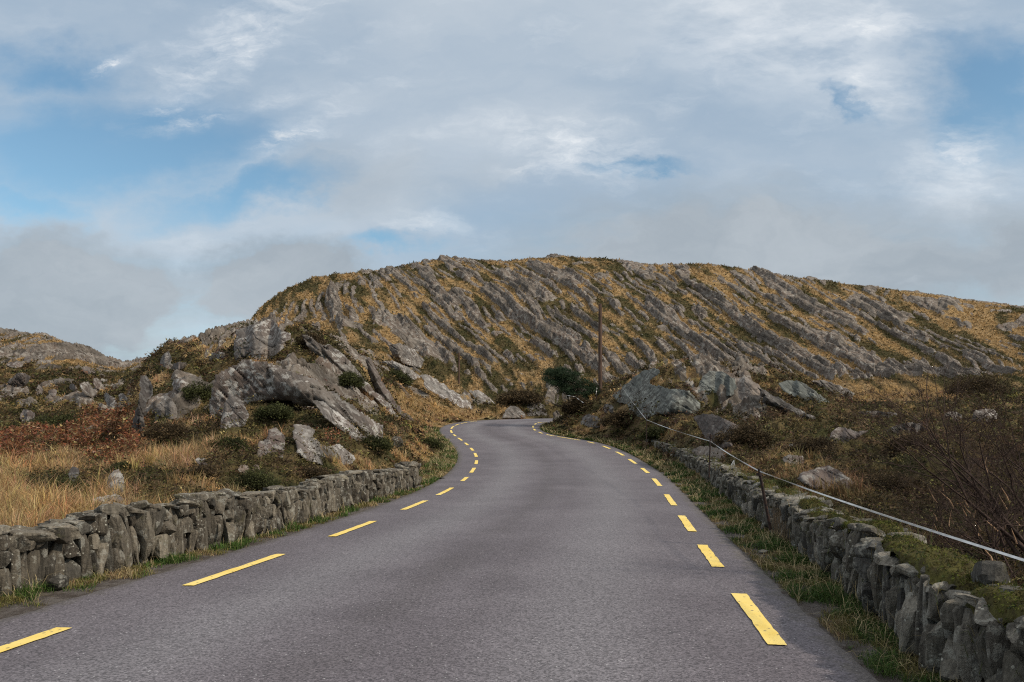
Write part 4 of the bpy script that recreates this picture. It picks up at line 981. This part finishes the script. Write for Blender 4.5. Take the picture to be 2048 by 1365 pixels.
big = np.concatenate([np.full(len(i), .8), np.repeat(rg.uniform(.6, 1.5, len(j)), NB)])
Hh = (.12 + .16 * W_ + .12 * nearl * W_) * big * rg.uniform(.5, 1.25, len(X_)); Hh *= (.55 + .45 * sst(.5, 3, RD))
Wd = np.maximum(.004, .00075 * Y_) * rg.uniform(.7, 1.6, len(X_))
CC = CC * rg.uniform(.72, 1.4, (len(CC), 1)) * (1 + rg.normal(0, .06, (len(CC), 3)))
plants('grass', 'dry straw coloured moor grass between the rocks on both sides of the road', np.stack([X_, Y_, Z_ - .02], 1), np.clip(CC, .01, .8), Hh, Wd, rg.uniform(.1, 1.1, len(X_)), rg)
# heather and low gorse: domed clumps of tiny leaves
x, y, z, rd, col, wst, rust = plant_field(62000, -120, 2170, 6.5, 80, rg)
i = np.where((rg.random(len(x)) > wst * .9) & (rust < .6))[0]
NL = 24; ir = np.repeat(i, NL)
cr_ = np.repeat((.06 + .0085 * y[i]) * rg.choice([.45, .8, 1.2, 1.9], len(i), p=[.3, .35, .22, .13]), NL)                # clump radius
cr_ = np.minimum(cr_, .62) * (.5 + .5 * sst(.5, 2.5, rd[ir]))
dv = rg.normal(0, 1, (len(ir), 3)); dv[:, 2] = np.abs(dv[:, 2]); dv /= np.linalg.norm(dv, axis=1)[:, None]
rr_ = rg.uniform(.65, 1.05, len(ir))[:, None]
P0 = np.stack([x[ir], y[ir], z[ir] - .04], 1) + dv * rr_ * cr_[:, None] * (1, 1, .85)
ck = rg.choice([.35, .6, .9, 1.3, 1.9], (len(i), 1), p=[.2, .25, .25, .2, .1]) * (1 + rg.normal(0, .10, (len(i), 3)))
kb = rg.random(len(i)); ckc = np.where((kb < .22)[:, None], BROWN * .85, np.where((kb < .34)[:, None], np.array((.14, .115, .04)), col[i])) * ck
cc_ = np.repeat(ckc, NL, 0) * rg.uniform(.6, 1.5, (len(ir), 1))
leafmass('heather', 'dark olive and brown heather covering the ground between rocks', P0, np.clip(cc_, .006, .6), np.maximum(.026, .0026 * y[ir]) * rg.uniform(.6, 1.6, len(ir)), rg)
# bracken
x, y, z, rd, col, wst, rust = plant_field(160000, -120, 900, 12, 60, rg)
i = np.where(rust > .3)[0]; i = np.repeat(i, 6)
jx = rg.normal(0, .18, (len(i), 2))
P0 = np.stack([x[i] + jx[:, 0], y[i] + jx[:, 1], z[i] + rg.uniform(0, .55, len(i))], 1)
leafmass('bracken', 'rust red dead bracken left of the knoll', P0, np.clip(np.where((rg.random(len(i)) < .2)[:, None], STRAW * .7, RUST) * rg.uniform(.35, 2.1, (len(i), 1)) * (1 + rg.normal(0, .12, (len(i), 3))), .008, .6), np.maximum(.06, .0032 * y[i]) * rg.uniform(.6, 1.6, len(i)), rg)
# tufts over the hills
x, y, z, rk, rd = scatter(330000, -60, 2110, 64, 185, rg)
i = np.where((rk < .4) & (rd > 1.5))[0]; i = i[rg.random(len(i)) < .8]
col, wst, _ = vegkind(x[i], y[i], z[i])
dk_ = rg.random(len(i)) < .16
cc_ = np.where(dk_[:, None], OLIVE * rg.uniform(.5, 1.3, (len(i), 1)), col * rg.uniform(.85, 1.3, (len(i), 1)))
leafmass('hill_grass', 'golden grass and dark heather tufts covering the rocky hill', np.stack([x[i], y[i], z[i] + rg.uniform(.0, .28, len(i))], 1), np.clip(cc_, .008, .7), .0026 * y[i] * rg.uniform(.5, 1.5, len(i)), rg, .9)
# verge: short green grass, weeds, straw between asphalt and walls
n_ = 260000
t_ = rg.random(n_); side = rg.random(n_) < .5
def verge_pts(edge, sgn, n_, far):
    s = arc(edge); ok_ = edge[:, 1] < far
    k0 = s[np.argmax(edge[:, 1] > 3.2)]; k1 = s[ok_].max()
    ys = np.exp(rg.uniform(math.log(3.2), math.log(far), n_)); t = np.interp(ys, edge[:, 1][:np.argmax(edge[:, 1] >= far)], s[:np.argmax(edge[:, 1] >= far)])
    nn = normals(edge); o_ = rg.beta(1.0, 1.15, n_) * (1.05 if sgn > 0 else .95) - .04
    px = np.interp(t, s, edge[:, 0]) + np.interp(t, s, nn[:, 0]) * o_ * sgn; py = np.interp(t, s, edge[:, 1]) + np.interp(t, s, nn[:, 1]) * o_ * sgn
    return px, py, o_
for sgn, edge, pathw, sw, far in ((1, Le, LW, 1, 60), (-1, Re, RW, -1, 60)):
    px, py, o_ = verge_pts(edge, sgn, 110000, far)
    wd_ = seg_dist(px, py, pathw) * sw
    wallhere = py < (24.5 if sgn > 0 else 32)
    dens = fbm(px / .6, py / .6, 3, 421) * .9 + np.where(wallhere, (1 - np.clip(-wd_ / .35, 0, 1)) * .5, .55) + (0.12 if sgn > 0 else .32) + (o_ - .25) * .5
    keep = (dens > .22 + rg.uniform(-.2, .25, len(px))) & (~wallhere | (wd_ < .03)) & (o_ > -.05)
    px, py, o_ = px[keep], py[keep], o_[keep]; pz = terrain(px, py)
    g_ = fbm(px / .7, py / .7, 3, 431)
    cg = np.where((g_ > .02)[:, None], np.array((.07, .115, .026)), np.where((g_ > -.22)[:, None], np.array((.16, .14, .045)), np.array((.27, .20, .10))))
    cg = cg * (.75 if sgn < 0 else 1.0)
    cg = cg * rg.uniform(.55, 1.6, (len(px), 1)) * (1 + rg.normal(0, .08, (len(px), 3)))
    straw_ = rg.random(len(px)) < .05; cg[straw_] = np.array((.42, .33, .18)) * rg.uniform(.7, 1.2, (straw_.sum(), 1))
    hh = rg.uniform(.025, .10, len(px)) * (1 + .9 * sst(0, .4, g_)); hh[straw_] *= 2.0
    hh *= np.where(py > 30, 1.5, 1)
    plants('verge_grass', ('short green and straw grass along the foot of the left wall' if sgn > 0 else 'short green grass and weeds along the foot of the right wall'), np.stack([px, py, pz - .01], 1), np.clip(cg, .01, .8), hh, np.maximum(.003, .0006 * py) * rg.uniform(.7, 1.8, len(px)), rg.uniform(.3, 1.6, len(px)), rg)

# moss cushions on the right wall
root, at, gz_, Lt, hf = wr
mv = []; mc = []; ms_ = []
s = arc(RW)
cush = []
for (u_, v_, ln, wdt, th_) in [(1590, 1035, .35, .18, .05), (1640, 1060, .5, .2, .05), (1690, 1098, .55, .25, .06), (1745, 1120, .7, .3, .09), (1800, 1130, .4, .2, .06), (1900, 1200, .75, .26, .12), (1985, 1228, .6, .25, .10), (1515, 985, .5, .2, .04), (2040, 1262, .5, .26, .10)]:
    d_ = (H - .66) * F / (v_ - HV)
    cush.append((near_t(RW, ((u_ - UC) / F * d_, d_)), ln, wdt, th_))
m, n = mat('moss'); p = pos(n)
n.put(n.b.inputs['Base Color'], n.mix(n.mapr(n.noise(p, 9, 6, .7), .35, .65), (.050, .038, .012), (.10, .092, .020))); n.put(n.b.inputs['Roughness'], .95); bump(n, n.noise(p, 90, 5, .7), 1, .02)
M_moss = m
for k in range(26):
    cush.append((rg.uniform(3.2, 17), rg.uniform(.12, .45), rg.uniform(.10, .24), rg.uniform(.02, .06)))
for (t0, ln, wdt, th_) in cush:
    na, nb = 34, 18
    A, B = np.meshgrid(lin(-1, 1, na), lin(-1, 1, nb), indexing='ij'); oo_ = .26 + rg.normal(0, .05)
    Vv = []
    for a_, b_ in zip(A.ravel(), B.ravel()):
        q, _ = at(t0 + a_ * ln, np.clip(oo_ + b_ * wdt * .8, .03, .50))
        wob = 1 + .35 * float(fbm(np.array([math.atan2(b_, a_) * 1.2 + t0 * 3]), np.array([.5 + t0]), 2, 455)[0])
        r_2 = (a_ * a_ + b_ * b_) * wob * wob; hgt = max(0, 1 - r_2) ** .5
        Vv.append((q[0], q[1], gz_(q) + hf(t0 + a_ * ln) + .03 + hgt * th_ - min(.05, .16 * max(0, r_2 - .8))))
    Vv = np.array(Vv); nz = fbm(Vv[:, 0] / .09, Vv[:, 1] / .09, 4, 451)
    Vv[:, 2] += nz * .05 + .02 * fbm(Vv[:, 0] / .03, Vv[:, 1] / .03, 2, 453)
    mb = MB(); mb.add(Vv, grid_faces(na, nb), 0.5)
    k = rg.integers(0, len(Vv), int(4200 * min(1, ln * 2))); r2 = (A.ravel()[k] ** 2 + B.ravel()[k] ** 2); k = k[r2 < 1.1]
    ml = Vv[k] + rg.normal(0, .008, (len(k), 3)) - np.array(root.location)
    mo = mb.build('moss', M_moss, root, np.array(root.location))
    gm = fbm(ml[:, 0] / .15, ml[:, 1] / .15, 3, 461)[:, None]
    mcol = np.where(gm > .15, np.array((.105, .115, .022)), np.where(gm > -.15, np.array((.075, .062, .018)), np.array((.045, .058, .018)))) * rg.uniform(.5, 1.6, (len(ml), 1))
    V, t = leaves(ml, rg.uniform(.010, .024, len(ml)), rg, 1.0)
    mesh_obj('moss_fronds', V, t, M_plant, mo, {'rnd': np.repeat(mcol, 3, 0)}, smooth=False)
# dead stems hanging over the right wall beside the leaning post
P0 = []
for k in range(240):
    q, _ = at(near_t(RW, g2(1560, 1085)) + rg.normal(0, .45), .0 + rg.normal(0, .04)); P0.append((q[0], q[1], gz_(q) + .02))
P0 = np.array(P0)
V, q, t = blades(P0, rg.uniform(.25, .62, len(P0)), np.full(len(P0), .007), rg.uniform(.05, .5, len(P0)), rg)
tag(mesh_obj('dead_stems', V, [t, q], M_plant, None, {'rnd': np.tile((.23, .16, .10), (len(V), 1))}, smooth=False), 'dry brown stems against the right wall below the leaning post', 'dead stems', kind='stuff')

# ---------------------------------------------------------------- tubes
def tube(mb, pts, rad, n_=6, a=0.5, cap=True):
    p = np.array(pts, float); m_ = len(p); rad = np.broadcast_to(rad, (m_,))
    T_ = np.gradient(p, axis=0); T_ /= np.linalg.norm(T_, axis=1)[:, None] + 1e-9
    ref = np.array((0, 0, 1.)) if abs(T_[0][2]) < .9 else np.array((1., 0, 0))
    A = np.cross(T_, ref); A /= np.linalg.norm(A, axis=1)[:, None] + 1e-9; B = np.cross(T_, A)
    th = np.arange(n_) / n_ * 2 * math.pi
    V = p[:, None] + (A[:, None] * np.cos(th)[None, :, None] + B[:, None] * np.sin(th)[None, :, None]) * rad[:, None, None]
    i = np.arange(m_ * n_).reshape(m_, n_)
    f = np.stack([i[:-1], np.roll(i[:-1], -1, 1), np.roll(i[1:], -1, 1), i[1:]], -1).reshape(-1, 4)
    V = V.reshape(-1, 3)
    mb.add(V, f, a)
    if cap:
        base = mb.n - len(V)
        for ring, c, fl in ((i[0], p[0], 0), (i[-1], p[-1], 1)):
            W_ = np.concatenate([V[ring], [c]]); k = np.arange(n_)
            tri = np.stack([k, np.roll(k, -1), np.full(n_, n_)], -1)
            mb.add(W_, tri if fl else tri[:, ::-1], a)
def P3(u, v, d): return np.array(((u - UC) / F * d, d, H + (HV - v) / F * d))
# telegraph poles
def pole(u, vt, vb, d, rb, rt, label, lean=0.0):
    b = P3(u, vb, d); zt = float(terrain(np.array([b[0]]), np.array([d]))[0]); top = P3(u + lean, vt, d); b[2] = min(b[2], zt) - .25
    root = empty('telegraph_pole', b); tag(root, label, 'telegraph pole', 'wooden telegraph poles')
    mb = MB(); tube(mb, [(0, 0, 0), *[tuple((top - b) * k) for k in (.25, .5, .75, 1)]], [rb, rb * .95, (rb + rt) / 2, rt * 1.08, rt], 16); mb.build('shaft', M_pole, root)
    L_ = top - b
    mb = MB(); tube(mb, [L_ * .999, L_ + (0, 0, .05), L_ + (0, 0, .10)], [rt * 1.02, rt * .7, .02], 12); mb.build('pole_cap', M_iron, root)
    return root
pole(1200.5, 610, 786, 62, .16, .135, 'tall brown wooden pole standing on the right bank')
pole(918, 706, 778, 92, .10, .085, 'short far pole in front of the ribbed hill, left of the road')

# tape fence
fr = empty('tape_fence', (3.6, 11.5, .6)); tag(fr, 'white electric tape strung on dark iron posts behind the right wall', 'fence')
fo = np.array(fr.location)
def post(u0, v0, u1, v1, d, r_=.016, ext=.35):
    a = P3(u0, v0, d); b = P3(u1, v1, d); mb = MB(); a2 = a - (b - a) / np.linalg.norm(b - a) * ext
    tube(mb, [a2 - fo, a - fo, b - fo], r_, 6)
    tube(mb, [b - fo - (0, 0, .10), b - fo - (0, 0, .06)], r_ * 1.9, 8)                 # insulator
    mb.build('fence_post', M_iron, fr)
post(1532, 1012, 1518, 938, 11.5, .022); post(1419, 926, 1421, 868, 19, .018); post(1293, 872, 1293, 832, 30, .018)
post(1240, 800, 1240, 766, 43, .018); post(2125, 1330, 2110, 1130, 4.4, .02); post(1193, 796, 1194, 772, 58, .02); post(1152, 800, 1151, 790, 60, .02)
def tape(pts, wd, twist, name='tape'):
    P_ = []
    for a, b in zip(pts[:-1], pts[1:]):
        a = np.array(a); b = np.array(b); m_ = 26
        for k in range(m_): 
            f_ = k / m_; q = a + (b - a) * f_; q = q - np.array((0, 0, 1)) * .025 * math.sin(math.pi * f_) * np.linalg.norm(b - a) / 8
            P_.append(q)
    P_.append(np.array(pts[-1])); P_ = np.array(P_) - fo; T_ = np.gradient(P_, axis=0); T_ /= np.linalg.norm(T_, axis=1)[:, None]
    sd_ = np.cross(T_, (0, 0, 1.)); sd_ /= np.linalg.norm(sd_, axis=1)[:, None]; up = np.cross(sd_, T_)
    t = np.arange(len(P_)); ang = twist * np.sin(t * .19) + .6 * np.sin(t * .47 + 1)
    w_ = (np.cos(ang)[:, None] * up + np.sin(ang)[:, None] * sd_) * wd / 2
    nrm = np.cross(w_, T_); nrm /= np.linalg.norm(nrm, axis=1)[:, None] + 1e-9; nrm *= .0008
    V = np.stack([P_ - w_ - nrm, P_ + w_ - nrm, P_ + w_ + nrm, P_ - w_ + nrm], 1); m_ = len(P_)
    i = np.arange(m_ * 4).reshape(m_, 4)
    f = np.stack([i[:-1], np.roll(i[:-1], -1, 1), np.roll(i[1:], -1, 1), i[1:]], -1).reshape(-1, 4)
    mesh_obj(name, V.reshape(-1, 3), f, M_tape, fr, smooth=False)
tape([P3(2108, 1140, 4.4), P3(1519, 943, 11.5), P3(1421, 883, 19), P3(1293, 840, 30), P3(1240, 769, 43)], .017, .35)
tape([P3(1194, 776, 58), P3(1192, 790, 57.5)], .05, .2); tape([P3(1133, 791, 60.5), P3(1151, 794, 60), P3(1167, 806, 56)], .05, .2)
kn = P3(1468, 921, 15.2); mb = MB()                                        # knot of loose ends
for k in range(3): tube(mb, [kn - fo, kn - fo + np.array((.01 * k - .02, 0, -.03)), kn - fo + np.array((.03 * k - .05, .01, -.09))], .006, 4)
mb.build('tape_knot', M_tape, fr)

# ---------------------------------------------------------------- windswept dark tree by the pole
def grow(mb, p, dvec, ln, r_, depth, rg, tips, split=(2, 3), spread=.55, shrink=.72, up=.1, nseg=4, sides=5):
    pts = [p]; d_ = dvec / np.linalg.norm(dvec); rr_ = [r_]
    for k in range(nseg):
        d_ = d_ + rg.normal(0, .13, 3) + np.array((0, 0, up * .3)); d_ /= np.linalg.norm(d_)
        pts.append(pts[-1] + d_ * ln / nseg); rr_.append(r_ * (1 - (1 - shrink * .85) * (k + 1) / nseg))
        if depth > 0 and k >= 1 and rg.random() < .45:
            q = d_ + rg.normal(0, spread, 3); grow(mb, pts[-1], q, ln * shrink * rg.uniform(.5, .95), rr_[-1] * .6, depth - 1, rg, tips, split, spread, shrink, up, nseg, sides)
    tube(mb, pts, rr_, sides, cap=False); tips.append(pts[-1])
    if depth > 0:
        for _ in range(rg.integers(split[0], split[1] + 1)):
            q = d_ + rg.normal(0, spread, 3); grow(mb, pts[-1], q, ln * shrink * rg.uniform(.7, 1.15), rr_[-1] * .72, depth - 1, rg, tips, split, spread, shrink, up, nseg, sides)
rg = np.random.default_rng(21)
tb = P3(1150, 806, 62); tb[2] = float(terrain(np.array([tb[0]]), np.array([62.]))[0]) - .15
tr = empty('windswept_tree', tb); tag(tr, 'low dark green windswept tree leaning left beside the tall pole', 'tree')
mb = MB(); tips = []
for dv in ((-.6, 0, .9), (-1.1, .2, .7), (-.1, -.2, 1), (.5, .1, .7)): grow(mb, np.zeros(3), np.array(dv), 1.1, .07, 3, rg, tips, spread=.4)
mb.build('trunk', M_bark, tr)
pts = []
crown_poly = [(1084, 752), (1088, 744), (1104, 737), (1128, 737), (1146, 743), (1160, 752), (1176, 764), (1194, 774), (1200, 790), (1190, 802), (1160, 803), (1140, 792), (1122, 780), (1104, 768), (1090, 762)]
while len(pts) < 400:
    u_ = rg.uniform(1083, 1196); v_ = rg.uniform(737, 806)
    if in_poly(np.array([u_]), np.array([v_]), crown_poly)[0]: pts.append(P3(u_, v_, 62 + rg.normal(0, .7)) - tb)
pts = np.array(pts)
P0 = np.repeat(pts, 90, 0) + rg.normal(0, 1, (len(pts) * 90, 3)) * (.17, .14, .09)
ccl = np.repeat(rg.uniform(.55, 1.5, (len(pts), 1)), 90, 0) * rg.uniform(.6, 1.5, (len(P0), 1)) * np.array((.028, .045, .022))
V, t = leaves(P0, rg.uniform(.05, .11, len(P0)), rg)
mesh_obj('crown', V, t, M_plant, tr, {'rnd': np.repeat(ccl, 3, 0)}, smooth=False)

# ---------------------------------------------------------------- bare shrubs at the right margin
def shrub(u, v, d, dirs, ln, r_, depth, seed, label, pale=0, spread=.30, dark=True):
    rg = np.random.default_rng(seed); b = P3(u, v, d); b[2] = float(terrain(np.array([b[0]]), np.array([d]))[0]) - .1
    root = empty('bare_shrub', b); tag(root, label, 'shrub', 'bare shrubs behind the right wall')
    mb = MB(); tips = []
    for dv in dirs: grow(mb, np.zeros(3) + rg.normal(0, .05, 3) * (1, 1, 0), np.array(dv, float), ln * rg.uniform(.8, 1.2), r_, depth, rg, tips, (2, 3), spread, .70, .12, 4, 4)
    mb.build('branches', M_bark, root)
    for k in range(pale):
        mb = MB(); q = tips[rg.integers(0, len(tips))] * rg.uniform(.35, .8); dv = np.array((rg.uniform(-.6, .2), rg.uniform(-.2, .2), rg.uniform(.3, 1))); dv /= np.linalg.norm(dv)
        L_ = rg.uniform(.10, .24); r0 = rg.uniform(.006, .013)
        tube(mb, [q, q + dv * L_ * .5, q + dv * L_ + rg.normal(0, .02, 3)], [r0, r0 * .8, .002], 5)
        mb.build('broken_stub', M_split, root)
    return root
shrub(2090, 1120, 8.5, [(-.75, 0, .8), (-.5, .2, 1), (-.2, -.1, 1.2), (-.9, .1, .55), (.1, 0, 1), (-.55, -.1, .9)], 1.0, .026, 5, 31, 'tallest bare dark shrub leaning in from the right margin behind the right wall', 3, .34)
shrub(1985, 1110, 8.8, [(-.6, 0, .6), (-.2, .2, .9), (.2, -.1, .8), (-.9, 0, .35), (.5, .2, .6), (-.3, 0, .7)], .56, .016, 4, 32, 'tangled bare bush with pale broken stubs above the triangular wall block', 9, .45)
shrub(1850, 1085, 9.5, [(-.5, 0, .6), (.1, .2, .8), (.6, -.1, .5), (-.8, 0, .3)], .40, .012, 3, 33, 'small low bare bush left of the tangled bush with broken stubs', 4, .5)
shrub(2110, 1000, 12.5, [(-.6, 0, .9), (-.3, .2, 1), (-.9, .1, .7), (0, 0, 1), (-.5, 0, 1.1)], 1.0, .022, 4, 34, 'thin bare shrub farthest back at the right margin above the heather', 0)
shrub(1990, 1225, 6.6, [(-.7, 0, .35), (-.3, .2, .6), (.2, -.1, .7), (.6, 0, .3), (.3, .1, .8)], .40, .010, 3, 35, 'brambly bare twigs just behind the mossy top of the right wall', 4, .55)
shrub(2060, 1150, 7.4, [(-.7, 0, .5), (-.3, .2, .8), (.2, -.1, .9), (-.9, 0, .2), (.3, .1, .8)], .55, .014, 4, 36, 'dense dark thicket of bare twigs at the right margin under the tape', 5, .5)
shrub(2020, 1060, 9.6, [(-.8, 0, .5), (-.4, .2, .8), (.2, -.1, .9), (-.6, 0, .7), (.5, .1, .6), (0, 0, 1)], .62, .014, 5, 37, 'dark tangle of twigs behind the tallest shrub at the right margin', 3, .5)
shrub(1900, 1035, 10.5, [(-.7, 0, .5), (-.2, .2, .9), (.4, -.1, .8), (-.5, 0, .4), (.6, .1, .4)], .50, .011, 4, 38, 'thin dark twiggy bush just above the tape right of the large rounded boulder', 2, .5)

# ---------------------------------------------------------------- low heather and gorse bushes one can tell apart
rg = np.random.default_rng(91)
def bush(u, v, w_, h_, colr, label, group):
    d = hit(u, v); w_ = w_ * d / F; h_ = h_ * d / F
    x0 = (u - UC) / F * d; b = np.array((x0, d + w_ * .3, float(terrain(np.array([x0]), np.array([d + w_ * .3]))[0])))
    root = empty('low_bush', b); tag(root, label, 'bush', group)
    mb = MB()
    for k in range(26):
        a_ = rg.uniform(0, 6.283); e_ = np.array((math.cos(a_) * w_ * .42, math.sin(a_) * w_ * .35, h_ * rg.uniform(.4, .8))); tube(mb, [(0, 0, -.05), e_ * .5 + (0, 0, h_ * .12), e_], [.012, .008, .003], 4)
    mb.build('twigs', M_bark, root)
    nc = 150; th_ = rg.uniform(0, 6.283, nc); rr_ = np.sqrt(rg.random(nc)); lob = 1 + .25 * np.sin(th_ * 3 + u) + .12 * np.sin(th_ * 7)
    cx_ = np.cos(th_) * rr_ * w_ * .5 * lob; cy_ = np.sin(th_) * rr_ * w_ * .42 * lob; cz_ = h_ * np.sqrt(np.clip(1 - rr_ ** 2, 0, 1)) * rg.uniform(.35, 1.0, nc)
    P0 = np.repeat(np.stack([cx_, cy_, cz_], 1), 60, 0) + rg.normal(0, 1, (nc * 60, 3)) * np.array((.07, .07, .05)) * max(.5, w_)
    cc_ = np.repeat(rg.choice([.5, .8, 1.2, 1.8], (nc, 1)), 60, 0) * rg.uniform(.6, 1.5, (len(P0), 1)) * np.array(colr)
    V, t = leaves(P0, rg.uniform(.6, 1.4, len(P0)) * max(.02, .0020 * d), rg)
    mesh_obj('crown', V, t, M_plant, root, {'rnd': np.repeat(cc_, 3, 0)}, smooth=False)
HG = (.045, .048, .017); HB = (.060, .042, .022)
GL, GR = 'low bushes in the left field', 'low bushes on the right bank'
for a in [(105, 1012, 115, 40, HG, 'wide dark heather bush in straw grass near the left margin', GL), (500, 988, 95, 38, HG, 'dark green bush directly behind the left wall, below the small pinkish boulder', GL),
          (180, 1040, 80, 20, HG, 'low green bush touching the left wall top under the plant capped rock', GL), (240, 948, 50, 20, HG, 'green bush crowning the upright lichened rock', GL),
          (95, 868, 110, 40, HG, 'wide green bush behind the rusty bracken', GL), (20, 880, 60, 36, HG, 'green bush at the left margin above the bracken', GL), (545, 850, 70, 26, HG, 'green bush above the upright brown rock', GL),
          (390, 800, 80, 40, HG, 'green bush between the grey boulder and the domed rock', GL), (690, 775, 60, 26, HG, 'green bush between the two long grey strata on the knoll flank', GL), (615, 700, 60, 26, HB, 'brown heather bush beside the grey rounded bluff', GL), (560, 815, 100, 26, HB, 'brown bush in the hollow under the domed rock', GL), (790, 760, 60, 24, HG, 'green bush above the grass verge near the pale humped outcrop', GL), (745, 905, 70, 26, HG, 'green bush just above the far end of the left wall', GL), (860, 900, 50, 22, HG, 'green bush on the verge beyond the end of the left wall', GL), (450, 905, 80, 26, HG, 'green bush below the pointed rock', GL), (330, 890, 90, 30, HB, 'brown bush right of the narrow rock ridge', GL),
          (620, 960, 70, 20, HB, 'brown heather bush below the pale wedge rock', GL), (400, 960, 60, 22, HB, 'brown bush in the grass left of the small pinkish boulder', GL),
          (1970, 790, 120, 46, HB, 'tall dark bush behind the bare shrubs at the right margin', GR), (1840, 905, 90, 36, HB, 'dark brown bush right of the smooth brown rock', GR), (1500, 905, 90, 34, HB, 'brown heather bush between the second and third fence posts', GR),
          (1760, 880, 110, 30, HG, 'green bush in front of the dark ribbed rock mound', GR), (1640, 900, 90, 28, HB, 'brown bush above the large rounded boulder', GR), (1160, 830, 60, 34, HB, 'dark brown bush on the inner bank of the bend', GR),
          (1255, 855, 70, 30, HB, 'brown bush below the greenish rock face, near the first fence post', GR), (1810, 990, 120, 44, HB, 'wide dark bush behind the tape, left of the twiggy shrubs', GR), (1560, 985, 70, 26, HG, 'green bush just right of the leaning fence post', GR),
          (1040, 815, 80, 24, HB, 'dark heather bush over the rocks where the road vanishes', GR), (1320, 880, 60, 20, HG, 'green bush at the far end of the right wall', GR)]: bush(*a)
# grass growing on and over the right wall
root, at, gz_, Lt, hf = wr
n_ = 9000; tt_ = rg.uniform(2.0, Lt - .5, n_); P0 = []; kp = fbm(tt_ / .5, tt_ * 0 + 3, 3, 471)
for t_, k_ in zip(tt_, kp):
    if k_ < -.02: continue
    o_ = rg.uniform(.02, .52) if rg.random() < .7 else rg.uniform(-.02, .08)
    q, _ = at(t_, o_); P0.append((q[0], q[1], gz_(q) + (hf(t_) + .03 if o_ > .1 else rg.uniform(.1, hf(t_)))))
P0 = np.array(P0); V, q, t = blades(P0, rg.uniform(.04, .17, len(P0)), np.maximum(.004, .0006 * P0[:, 1]), rg.uniform(.5, 1.7, len(P0)), rg)
cw = np.where((rg.random(len(P0)) < .45)[:, None], np.array((.20, .155, .07)), np.array((.085, .10, .028))) * rg.uniform(.5, 1.5, (len(P0), 1))
tag(mesh_obj('wall_grass', V, [t, q], M_plant, None, {'rnd': np.repeat(cw, 5, 0)}, smooth=False), 'thin grass rooted on top of the mossy right wall', 'wall grass', kind='stuff')
